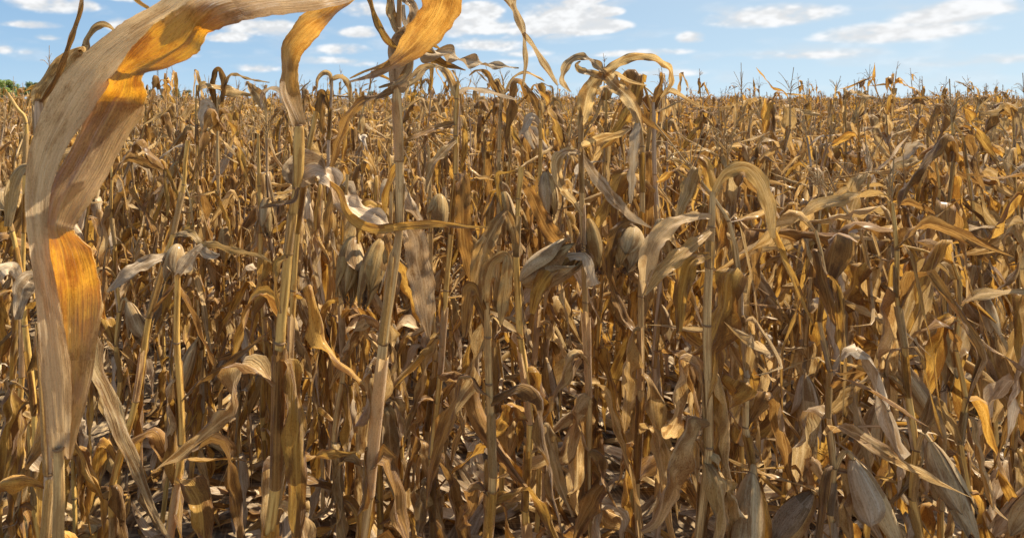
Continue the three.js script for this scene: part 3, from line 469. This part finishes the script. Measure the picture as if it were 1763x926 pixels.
hero('cut yellow stalk near the bottom left crowned by white papery leaves', {
  seed: 12, mat: M.stalkGold, tint: [1.15, 1.1, 1], stalk: [[305, 470, 1.7, 11], [305, 505, 1.7, 12], [304, 590, 1.7, 13]], joints: [0], lower: 3,
  leaves: [
    ['pale', [[304, 476, 1.7, 12, 20], [316, 456, 1.68, 28, 30], [332, 436, 1.68, 22, 25], [348, 420, 1.7, 4, 0]], { ...TOPS, tint: [1.12, 1.12, 1.1] }],
    ['pale', [[346, 421, 1.7, 5, 0], [352, 434, 1.69, 18, 10], [368, 440, 1.68, 12, 10], [378, 438, 1.68, 3, 0]], { ns: 6 }],
    ['tan', [[346, 420, 1.71, 7, 0], [330, 404, 1.72, 16, 40], [312, 401, 1.73, 12, 40], [298, 408, 1.74, 3, 0]], { curl: 1.6 }],
    ['tan', [[346, 420, 1.7, 6, 0], [372, 422, 1.7, 14, 35], [405, 432, 1.7, 13, 40], [440, 438, 1.71, 9, 40], [468, 452, 1.72, 2, 0]], { ...TOPS, curl: 1.8 }],
    ['tan', [[306, 474, 1.7, 6, 10], [326, 448, 1.71, 7, 10], [346, 422, 1.7, 7, 10]], { ns: 5 }],
  ],
});
hero('thin bright stalk crooked at the upper left edge behind the sheath leaf', {
  seed: 13, mat: M.stalkGold, tint: [1.1, 1.1, 1.05], stalk: [[12, 160, 2.0, 5], [28, 186, 2.0, 7], [44, 212, 2.0, 7], [42, 300, 2.0, 8], [40, 400, 2.0, 8], [38, 490, 2.0, 9]], joints: [2, 3, 4], lower: 4,
});
hero('leaning yellow stalk at the lower left corner with an ear at its side', {
  seed: 14, mat: M.stalkGold, tint: [1.1, 1.1, 1], stalk: [[-22, 300, 1.9, 8], [2, 345, 1.9, 9], [20, 398, 1.9, 9], [34, 472, 1.9, 10], [42, 560, 1.9, 11]], joints: [1, 2, 3], lower: 4,
  leaves: [['pale', [[36, 482, 1.88, 10, 0], [18, 462, 1.84, 24, 10], [-2, 470, 1.82, 26, 20], [-20, 500, 1.82, 8, 0]], { tint: [1.1, 1.1, 1.1] }], ['grey', [[40, 520, 1.88, 10, 0], [52, 484, 1.78, 30, 20], [38, 500, 1.74, 34, 20], [30, 550, 1.72, 12, 0]], {}]],
  ears: [[[2, 330, 1.9], [8, 372, 1.88], 34, ['husk', 'huskGold']]],
});
hero('corn plant with a plump tan ear hanging left of the tall central stalk', {
  seed: 15, mat: M.stalkTan, stalk: [[598, 300, 2.25, 6], [594, 360, 2.25, 8], [590, 420, 2.25, 9], [587, 510, 2.25, 10]], joints: [1, 2], lower: 4,
  leaves: [['tan', [[594, 362, 2.25, 8, 0], [610, 356, 2.22, 20, 20], [604, 400, 2.2, 22, 20], [590, 420, 2.2, 4, 0]], {}], ['brown', [[596, 330, 2.25, 7, 0], [578, 322, 2.22, 16, 20], [566, 370, 2.2, 18, 20], [562, 430, 2.2, 5, 0]], {}]],
  ears: [[[608, 408, 2.2], [598, 506, 2.12], 42, ['husk', 'husk', 'huskGold'], { loose: .9 }]],
});
hero('corn plant with a slanting grey speckled ear touching the tall central stalk', {
  seed: 16, mat: M.stalkTan, stalk: [[674, 330, 2.2, 7], [672, 400, 2.2, 8], [668, 440, 2.2, 9], [664, 520, 2.2, 10]], joints: [1, 2], lower: 4,
  leaves: [['brown', [[672, 408, 2.19, 8, 0], [660, 404, 2.14, 24, 20], [668, 430, 2.1, 22, 30], [676, 480, 2.1, 6, 0]], {}], ['gold', [[672, 380, 2.2, 7, 0], [640, 352, 2.16, 20, 30], [622, 372, 2.13, 18, 20], [616, 420, 2.12, 5, 0]], {}]],
  ears: [[[657, 412, 2.14], [630, 508, 2.06], 42, ['huskGrey', 'huskGrey', 'huskGold'], { loose: .4 }]],
});
hero('corn plant with broad mottled leaves sweeping in at the right of the looping plant', {
  seed: 17, mat: M.stalkTan, stalk: [[1228, 330, 1.55, 10], [1226, 390, 1.55, 13], [1222, 460, 1.55, 14], [1218, 560, 1.55, 15]], joints: [1, 2], lower: 4,
  leaves: [
    ['blade', [[1226, 372, 1.54, 9, 0], [1190, 374, 1.5, 17, 20], [1156, 388, 1.48, 26, 20], [1128, 416, 1.46, 32, 10], [1114, 456, 1.45, 28, 10], [1108, 506, 1.45, 5, 0]], { ...TOPS, tint: [1.1, 1.05, .95] }],
    ['tan', [[1224, 398, 1.53, 8, 0], [1196, 420, 1.48, 20, 20], [1160, 448, 1.45, 25, 10], [1132, 474, 1.44, 22, 10], [1110, 508, 1.44, 6, 0]], { ...TOPS, tint: [1.05, 1, .92] }],
    ['gold', [[1224, 440, 1.52, 10, 0], [1190, 452, 1.5, 26, 20], [1176, 500, 1.49, 28, 10], [1170, 570, 1.49, 8, 0]], { ...TOPS }],
    ['tan', [[1228, 340, 1.55, 8, 10], [1250, 300, 1.54, 18, 20], [1290, 290, 1.52, 24, 20], [1320, 340, 1.5, 24, 20], [1332, 410, 1.5, 8, 0]], { ...TOPS }],
  ],
});
// tall ragged tops poking above the field
hero('ragged dry tuft rising over the field right of the radio mast', {
  seed: 18, mat: M.stalkTan, stalk: [[374, 168, 3.2, 4], [374, 220, 3.2, 6], [375, 300, 3.2, 7]], joints: [1], lower: 7,
  leaves: [['brown', [[374, 188, 3.2, 6, 0], [365, 154, 3.2, 12, 10], [370, 124, 3.2, 9, 30], [378, 120, 3.2, 10, 20], [385, 140, 3.2, 12, 10], [382, 176, 3.18, 6, 0]], {}], ['straw', [[376, 180, 3.2, 5, 0], [392, 134, 3.2, 6, 20], [406, 128, 3.19, 6, 30], [430, 136, 3.18, 5, 40], [464, 142, 3.17, 1.5, 0]], {}], ['pale', [[372, 196, 3.2, 8, 0], [356, 176, 3.18, 16, 10], [348, 200, 3.15, 16, 20], [356, 236, 3.15, 8, 0]], { tint: [1.1, 1.1, 1.1] }]],
  ears: [[[386, 390, 3.1], [392, 446, 3.06], 25, ['husk', 'huskGold'], { loose: 1 }]],
});
hero('corn plant with one wide upright leaf, left of the curling golden leaf', {
  seed: 19, mat: M.stalkTan, stalk: [[458, 186, 3.0, 4], [459, 230, 3, 6], [460, 300, 3, 7]], joints: [1], lower: 7,
  leaves: [['straw', [[458, 192, 3, 7, 0], [446, 168, 3, 22, 5], [434, 152, 3, 16, 10], [426, 142, 3, 3, 0]], {}], ['pale', [[452, 190, 3, 5, 0], [450, 166, 2.99, 8, 30], [464, 152, 2.98, 9, 40], [480, 156, 2.97, 8, 30], [484, 178, 2.96, 3, 0]], {}]],
});
hero('corn plant with a small hooked leaf against the sky, right of the curling golden leaf', {
  seed: 20, mat: M.stalkGrey, stalk: [[571, 134, 2.8, 4], [570, 170, 2.8, 6], [566, 240, 2.8, 7], [566, 320, 2.8, 8]], joints: [1, 2], lower: 7,
  leaves: [['straw', [[571, 150, 2.8, 5, 0], [568, 130, 2.79, 9, 20], [557, 126, 2.78, 9, 30], [547, 136, 2.78, 8, 20], [546, 152, 2.78, 2, 0]], {}], ['straw', [[571, 136, 2.8, 6, 10], [588, 132, 2.79, 11, 30], [600, 146, 2.78, 10, 20], [604, 176, 2.78, 5, 0]], {}], ['brown', [[568, 190, 2.8, 6, 0], [554, 160, 2.79, 14, 10], [552, 190, 2.77, 18, 20], [556, 230, 2.76, 6, 0]], {}]],
  ears: [[[558, 346, 2.76], [550, 408, 2.72], 26, ['husk', 'husk', 'huskGold'], { loose: 1 }]],
});
hero('corn plant with curly thin leaf tips against sky, under the dangling split leaf', {
  seed: 21, mat: M.stalkTan, stalk: [[864, 150, 2.6, 4], [862, 190, 2.6, 6], [860, 260, 2.6, 8]], joints: [1], lower: 7,
  leaves: [['brown', [[864, 172, 2.6, 6, 0], [848, 142, 2.6, 10, 10], [836, 124, 2.59, 9, 20], [820, 122, 2.58, 5, 30], [808, 130, 2.58, 2, 0]], {}], ['straw', [[864, 160, 2.6, 6, 0], [856, 138, 2.6, 10, 20], [866, 156, 2.58, 8, 20]], {}], ['straw', [[866, 168, 2.6, 5, 0], [882, 136, 2.6, 5, 20], [902, 124, 2.6, 6, 40], [926, 132, 2.6, 5, 30], [938, 140, 2.6, 1.5, 0]], {}]],
  ears: [[[868, 330, 2.55], [876, 405, 2.5], 27, ['husk', 'huskGold'], { loose: 1 }]],
});
hero('corn plant with a dark folded leaf below the end of the right loop', {
  seed: 22, mat: M.stalkGrey, stalk: [[1126, 176, 2.4, 5], [1127, 220, 2.4, 7], [1128, 300, 2.4, 8]], joints: [1], lower: 6,
  leaves: [['brown', [[1126, 188, 2.4, 7, 0], [1132, 164, 2.4, 15, 20], [1138, 146, 2.4, 9, 20], [1141, 130, 2.4, 2, 0]], {}], ['straw', [[1126, 190, 2.4, 6, 0], [1146, 158, 2.4, 9, 30], [1166, 160, 2.38, 9, 30], [1200, 180, 2.36, 4, 20], [1230, 188, 2.36, 1.5, 0]], {}]],
  ears: [[[1138, 376, 2.36], [1146, 446, 2.32], 30, ['husk', 'husk', 'huskGold'], { loose: 1 }]],
});
hero('corn plant with small hanging brown leaf at field edge, left of the looping plant', {
  seed: 23, mat: M.stalkGold, stalk: [[930, 190, 2.5, 5], [931, 240, 2.5, 7], [930, 320, 2.5, 8]], joints: [1], lower: 6,
  leaves: [['brown', [[930, 204, 2.5, 6, 0], [922, 176, 2.5, 13, 10], [908, 152, 2.5, 9, 20], [901, 146, 2.5, 2, 0]], {}], ['pale', [[930, 214, 2.5, 6, 0], [916, 200, 2.48, 14, 20], [906, 222, 2.46, 14, 20], [920, 256, 2.45, 5, 0]], {}]],
  ears: [[[940, 296, 2.48], [948, 362, 2.44], 27, ['huskGold', 'husk'], { loose: .8 }]],
});
hero('corn plant with pale grey ear above the brown hanging leaf, right of central stalk', {
  seed: 24, mat: M.stalkTan, stalk: [[738, 250, 2.35, 5], [740, 320, 2.35, 8], [742, 400, 2.35, 9], [742, 500, 2.35, 9]], joints: [1, 2], lower: 5,
  ears: [[[757, 334, 2.33], [753, 390, 2.29], 30, ['huskGrey', 'huskGrey', 'huskGold'], { loose: .6 }]],
});
hero('corn plant with a slim ear seen left of the kinked stalk', {
  seed: 25, mat: M.stalkGold, stalk: [[444, 230, 2.5, 5], [446, 320, 2.5, 8], [448, 400, 2.5, 9], [450, 500, 2.5, 9]], joints: [1, 2], lower: 5,
  ears: [[[457, 340, 2.48], [460, 398, 2.44], 24, ['husk', 'huskGold'], { loose: .3 }]],
});

// ---------- the rows behind, plant by plant ----------
const KINDS = 22, kinds = [];
const ROWSLOPE = 0.06, rowZ = (d, x) => -(d + x * ROWSLOPE);
const rowNames = ['first full row', 'second full row', 'third full row', 'fourth full row', 'fifth full row', 'sixth full row'];
let individuals = used.get('corn_plant');
{
  const r = rngOf(4242), rows = [2.62, 3.36, 4.10, 4.86, 5.60, 6.32], spots = [];
  rows.forEach((d, row) => {
    for (let x = -0.62 * d - .35; x < 1.20 * d + .4; x += between(r, .15, .235)) { if (r() < .05) continue; spots.push([x, rowZ(d, x) + between(r, -.05, .05), row]); }
  });
  // the front two rows go on at the right
  for (let x = 1.14; x < 2.1; x += between(r, .17, .26)) spots.push([x, -1.55 - between(r, 0, .12), -2]);
  for (let x = 1.42; x < 2.9; x += between(r, .16, .24)) spots.push([x, -2.05 - between(r, 0, .12), -1]);
  const ordinal = (n) => ['first', 'second', 'third', 'fourth', 'fifth', 'sixth', 'seventh', 'eighth', 'ninth', 'tenth', 'eleventh', 'twelfth', 'thirteenth', 'fourteenth', 'fifteenth', 'sixteenth', 'seventeenth', 'eighteenth', 'nineteenth', 'twentieth'][n] ?? (n + 1) + 'th';
  const marks = [[505, 'kinked stalk'], [688, 'tall central stalk'], [1060, 'looping leaves']], column = ([x, z]) => CX + F * x / -z;
  for (const spot of spots) {
    const [x, z, row] = spot, px = column(spot), left = px < 505, [mx, mark] = left ? marks[0] : marks.filter((m) => m[0] <= px).pop(), n = spots.filter((o) => o[2] === row && (left ? column(o) > px && column(o) < mx : column(o) >= mx && column(o) < px)).length;
    const label = row < 0 ? 'dry corn plant, ' + ordinal(spots.filter((o) => o[2] === row && column(o) < px).length) + ' from the left in the ' + (row === -2 ? 'nearest' : 'second nearest') + ' row at right'
      : 'withered corn plant, ' + ordinal(n) + (left ? ' to the left of the ' : ' to the right of the ') + mark + ' in ' + rowNames[row].replace(' full', '');
    const k = Math.floor(r() * KINDS);
    let o;
    if (!kinds[k]) { o = thing('corn_plant', label, 'corn plant', ''); growPlant(900 + k * 31, o, { lod: 1 }); kinds[k] = o; }
    else { o = kinds[k].clone(); o.name = numbered('corn_plant'); scene.add(o); }
    o.userData = { label, category: 'corn plant', group: row < 0 ? 'corn plants at the far right front' : 'corn plants standing in the ' + rowNames[row] };
    o.position.set(x, 0, z); o.rotation.set(between(r, -.05, .05), r() * 6.28, between(r, -.05, .05)); const s = between(r, .96, 1.09) * (row >= 2 && r() < .2 ? between(r, 1.06, 1.18) : 1); o.scale.set(s, s * between(r, .96, 1.05), s);
  }
}

// ---------- tall ragged tops that break the line of the horizon ----------
{
  const r = rngOf(515), tops = [[222, 5.2, 162], [300, 4.2, 152], [338, 4.6, 158], [352, 3.9, 152], [402, 4.1, 148], [421, 5.4, 155], [478, 4.4, 156], [592, 3.7, 138], [618, 4.3, 150], [648, 5.0, 152], [716, 3.8, 140], [742, 4.5, 148], [770, 5.2, 146], [812, 3.6, 136], [838, 4.4, 142], [884, 3.9, 140], [911, 4.8, 150], [952, 5.1, 152], [1062, 4.2, 150], [1118, 5.0, 150], [1150, 3.9, 146], [1178, 4.6, 152], [1192, 5.3, 156], [1290, 4.0, 145], [1420, 4.5, 150], [1570, 4.2, 146], [1690, 4.8, 152]];
  const words = ['first', 'second', 'third', 'fourth', 'fifth', 'sixth', 'seventh', 'eighth', 'ninth', 'tenth', 'eleventh', 'twelfth', 'thirteenth', 'fourteenth', 'fifteenth', 'sixteenth', 'seventeenth', 'eighteenth', 'nineteenth', 'twentieth', 'twenty-first', 'twenty-second', 'twenty-third', 'twenty-fourth', 'twenty-fifth', 'twenty-sixth', 'twenty-seventh'];
  const made = [];
  tops.forEach(([px, d, py], i) => {
    const p = at(px, py, d), H = p.y - .06, label = 'tall ragged corn plant poking above the field, ' + words[i] + ' from the left', k = i % 9;
    let o;
    if (!made[k]) { o = thing('corn_plant', label, 'corn plant', ''); growPlant(7001 + k * 17, o, { H: 1.9, tall: true }); made[k] = o; } else { o = made[k].clone(); o.name = numbered('corn_plant'); scene.add(o); }
    o.userData = { label, category: 'corn plant', group: 'tall corn plants breaking the skyline' };
    o.position.set(p.x, 0, p.z); o.rotation.y = r() * 6.28; o.scale.set(1, H / 1.9, 1);
  });
}

// ---------- the rest of the field as one mass ----------
{
  const field = new THREE.Group(); field.name = 'corn_field'; scene.add(field);
  field.userData = { kind: 'stuff', label: 'dense dry corn reaching back to the horizon', category: 'corn field' };
  const r = rngOf(99), slots = Array.from({ length: 14 }, () => []);
  for (let d = 7.05; d < 420;) {
    const near = d < 45, mid = d < 120, stepX = near ? .19 : mid ? .42 : 1.3;
    for (let x = -0.95 * d - 2.5; x < 1.55 * d + 3; x += stepX * between(r, .7, 1.3)) slots[Math.floor(r() * slots.length)].push([x, rowZ(d, x) + between(r, -.06, .06) * (near ? 1 : 5)]);
    d += near ? .745 : mid ? 1.5 : 4;
  }
  const m4 = new THREE.Matrix4(), q = new THREE.Quaternion(), e = new THREE.Euler(), col = new THREE.Color();
  slots.forEach((list, k) => {
    const s = 5000 + k * 77, rr = rngOf(s), g = [], mats = [], H = between(rr, 1.38, 1.86), lean = between(rr, -.1, .1);
    const add = (geo, m) => { geo.deleteAttribute('uv1'); const i = mats.indexOf(m); if (i < 0) { mats.push(m); g.push([geo]); } else g[i].push(geo); };
    add(stalkGeo([[0, 0, 0, .012], [lean * .3, H * .5, 0, .010], [lean, H, .02, .0055]], 5, tintOf(rr), 6), pick(rr, [M.stalkGold, M.stalkTan]));
    for (let i = 0; i < 13; i++) { const t = .22 + .78 * i / 12.2; add(witheredLeaf(rr, V(lean * t * t, H * t, 0), (i % 2) * Math.PI + between(rr, -.7, .7), { nt: 9, ns: 2, L: between(rr, .35, .7) * (t > .85 ? .65 : 1), ...(t > .8 && rr() < .5 ? { end: between(rr, 80, 160), W: .035 } : {}) }), M[pick(rr, LEAFM)]); }
    const hs = earHusks(rr, .2, .03, 6, 4, 4, 1), turn = new THREE.Matrix4().makeRotationFromEuler(new THREE.Euler(between(rr, 2.4, 3.1), rr() * 6, 0)).setPosition(.03, H * .56, .02); hs.forEach((h) => add(h.applyMatrix4(turn), M.husk));
    const ts = tasselGeo(rr, V(lean, H, .02), V(lean * .3, 1, 0).normalize(), between(rr, .1, .2), .0022); ts.setAttribute('color', new THREE.Float32BufferAttribute(new Float32Array(ts.attributes.position.count * 3).fill(1), 3)); add(ts, M.stalkGrey);
    const merged = mergeGeometries(g.map((a) => mergeGeometries(a)), true);
    const im = show(new THREE.InstancedMesh(merged, mats, list.length)); im.name = 'corn_mass'; field.add(im);
    list.forEach(([x, z], i) => { const sc = between(r, .93, 1.09) * (r() < .13 ? between(r, 1.08, 1.24) : 1); q.setFromEuler(e.set(between(r, -.07, .07), r() * 6.28, between(r, -.07, .07))); m4.compose(V(x, 0, z), q, V(sc, sc * between(r, .93, 1.08), sc)); im.setMatrixAt(i, m4); const b = between(r, .82, 1.15); im.setColorAt(i, col.setRGB(b, b * between(r, .96, 1.04), b * between(r, .92, 1.1))); });
  });
}

// ---------- fallen leaves and stubble on the soil ----------
{
  const r = rngOf(777), litter = new THREE.Group(); litter.name = 'leaf_litter'; litter.userData = { kind: 'stuff', label: 'fallen dry leaves and husks strewn on the soil', category: 'leaf litter' }; scene.add(litter);
  const m4 = new THREE.Matrix4(), q = new THREE.Quaternion(), e = new THREE.Euler(), mats = [M.tan, M.pale, M.grey, M.brown, M.gold, M.huskGrey];
  for (let k = 0; k < 6; k++) {
    const g = grid(8, 3, (t, s, o, uv) => { const w = .055 * Math.pow(Math.sin(Math.PI * Math.min(.98, .06 + t * .92)), .7), x = s - .5; o.set((t - .5) * .42, .012 + .03 * Math.sin(t * 5 + k) + .10 * w * Math.cos(x * 4 + k) + .03 * (vnoise(t * 5 + k * 9, s * 3) - .2), x * w + .05 * Math.sin(t * 3 + k)); uv[0] = s; uv[1] = t * .6; }, tintOf(r));
    const n = 620, im = show(new THREE.InstancedMesh(g, mats[k], n)); im.name = 'fallen_leaves'; litter.add(im);
    for (let i = 0; i < n; i++) { const d = between(r, .9, 9) , x = between(r, -.7, 1.3) * d; q.setFromEuler(e.set(between(r, -.25, .25), r() * 6.28, between(r, -.25, .25))); const s = between(r, .5, 1.25); m4.compose(V(x, between(r, 0, .03), -d), q, V(s, s, s)); im.setMatrixAt(i, m4); }
  }
}

// ---------- trees and a radio mast beyond the field ----------
{
  const leafy = (name, c) => new THREE.MeshPhysicalMaterial({ name, color: new THREE.Color(...c), roughness: .95, transmission: .3, thickness: 0, side: THREE.DoubleSide, vertexColors: true });
  const greens = [leafy('fresh green foliage', [.20, .27, .06]), leafy('dark green foliage', [.11, .16, .05]), leafy('olive foliage', [.16, .19, .07])], bark = new THREE.MeshStandardMaterial({ name: 'bark', color: new THREE.Color(.10, .075, .05), roughness: 1 });
  const protos = [];
  function treeKind(seed, mat) {
    const r = rngOf(seed), o = new THREE.Group(), limbs = [], H = 12;
    const limb = (a, b, r0, r1) => limbs.push(stalkGeo([[a.x, a.y, a.z, r0], [(a.x + b.x) / 2 + between(r, -.2, .2), (a.y + b.y) / 2 + .2, (a.z + b.z) / 2, (r0 + r1) / 2], [b.x, b.y, b.z, r1]], 6, [1, 1, 1], 4));
    limb(V(0, -.1, 0), V(.1, H * .62, 0), .36, .16);
    const lumps = []; for (let i = 0; i < 24; i++) { const a = r() * 6.28, el = r(), c = V(Math.cos(a) * between(r, .8, 5) * (1.1 - el * .7), H * (.26 + .64 * el), Math.sin(a) * between(r, .8, 5) * (1.1 - el * .7)); lumps.push([c, between(r, 1.1, 2.1)]); limb(V(0, H * (.25 + .3 * el), 0), c, .12, .04); }
    const P = [], C = [], N = []; const u = V(), v = V(), n = V();
    for (const [c, R] of lumps) { const tone = between(r, .75, 1.25); for (let i = 0; i < 260; i++) {
      n.set(r() - .5, r() - .5, r() - .5).normalize(); const p = c.clone().addScaledVector(n, R * Math.pow(r(), .35) * between(r, .8, 1.1)); p.y = c.y + (p.y - c.y) * .8;
      u.set(r() - .5, r() - .5, r() - .5).normalize(); v.copy(u).cross(n).normalize(); const s = between(r, .16, .34), t = tone * between(r, .8, 1.2);
      for (const [a, b] of [[-1, -.6], [1, -.6], [0, 1.1]]) { P.push(p.x + (u.x * a + v.x * b) * s, p.y + (u.y * a + v.y * b) * s, p.z + (u.z * a + v.z * b) * s); C.push(t, t, t * .9); }
    } }
    const g = new THREE.BufferGeometry(); g.setAttribute('position', new THREE.Float32BufferAttribute(P, 3)); g.setAttribute('color', new THREE.Float32BufferAttribute(C, 3)); g.computeVertexNormals();
    const tr = mergeGeometries(limbs); part('trunk', tr, bark, o); part('crown', g, mat, o); return o;
  }
  greens.forEach((m, i) => protos.push(treeKind(60 + i, m), treeKind(80 + i, m)));
  const trees = [[-14, 300, 1.05, 0, 'bright green tree at the far left edge beyond the field'], [14, 310, .92, 1, 'green rounded tree just right of the leftmost tree beyond the field'], [38, 360, .78, 4, 'low olive tree between the left trees and the sheath leaf'], [58, 350, .95, 2, 'dark tree half hidden behind the left sheath leaf'], [136, 380, .95, 3, 'dark green tree seen through the gap of the foreground leaf'], [160, 390, .8, 2, 'small dark tree at the right of that gap'],
    [256, 420, .72, 2, 'small dark tree left of the radio mast'], [284, 430, .70, 4, 'low olive tree just right of the radio mast'], [303, 420, .76, 3, 'dark green tree right of the radio mast, middle of three'], [322, 430, .70, 2, 'dark green tree right of the radio mast, rightmost of three'], [408, 450, .66, 3, 'lone low dark tree right of the ragged tuft'], [640, 430, .62, 2, 'low dark tree on the horizon left of the central stalk'], [706, 440, .64, 3, 'low dark tree on the horizon right of the central stalk'], [720, 450, .6, 4, 'low olive tree on the horizon, second right of the central stalk']];
  const r = rngOf(31);
  for (const [px, d, s, k, label] of trees) {
    const o = protos[k].clone(); o.name = numbered('tree'); scene.add(o); const p = at(px, HZ, d); o.position.set(p.x, 0, p.z); o.rotation.y = r() * 6.28; o.scale.set(s * 1.45, s * 1.15, s * 1.45);
    o.userData = { label, category: 'tree', group: 'trees beyond the field' };
  }
  const p = at(271, HZ, 520), mast = thing('radio_mast', 'thin lattice radio mast standing beyond the field', 'mast', null, V(p.x, 0, p.z)), steel = new THREE.MeshStandardMaterial({ name: 'painted steel', color: new THREE.Color(.28, .30, .33), roughness: .6, metalness: .3 });
  const rod = (a, b, w) => { const c = new THREE.CylinderGeometry(w, w, a.distanceTo(b), 6); c.applyQuaternion(new THREE.Quaternion().setFromUnitVectors(UP, b.clone().sub(a).normalize())); c.translate((a.x + b.x) / 2, (a.y + b.y) / 2, (a.z + b.z) / 2); return c; };
  const corner = (i, y) => V(Math.cos(i * 2.094) * .7, y, Math.sin(i * 2.094) * .7), Hm = 42, br = [];
  for (let i = 0; i < 3; i++) part('leg', rod(corner(i, 0), corner(i, Hm), .16), steel, mast);
  for (let y = 0; y < Hm; y += 1.5) for (let i = 0; i < 3; i++) br.push(rod(corner(i, y), corner(i + 1, y + 1.5), .05));
  part('brace', mergeGeometries(br), steel, mast); part('antenna', rod(V(0, Hm, 0), V(0, Hm + 4, 0), .08), steel, mast);
}
renderer.render(scene, camera);
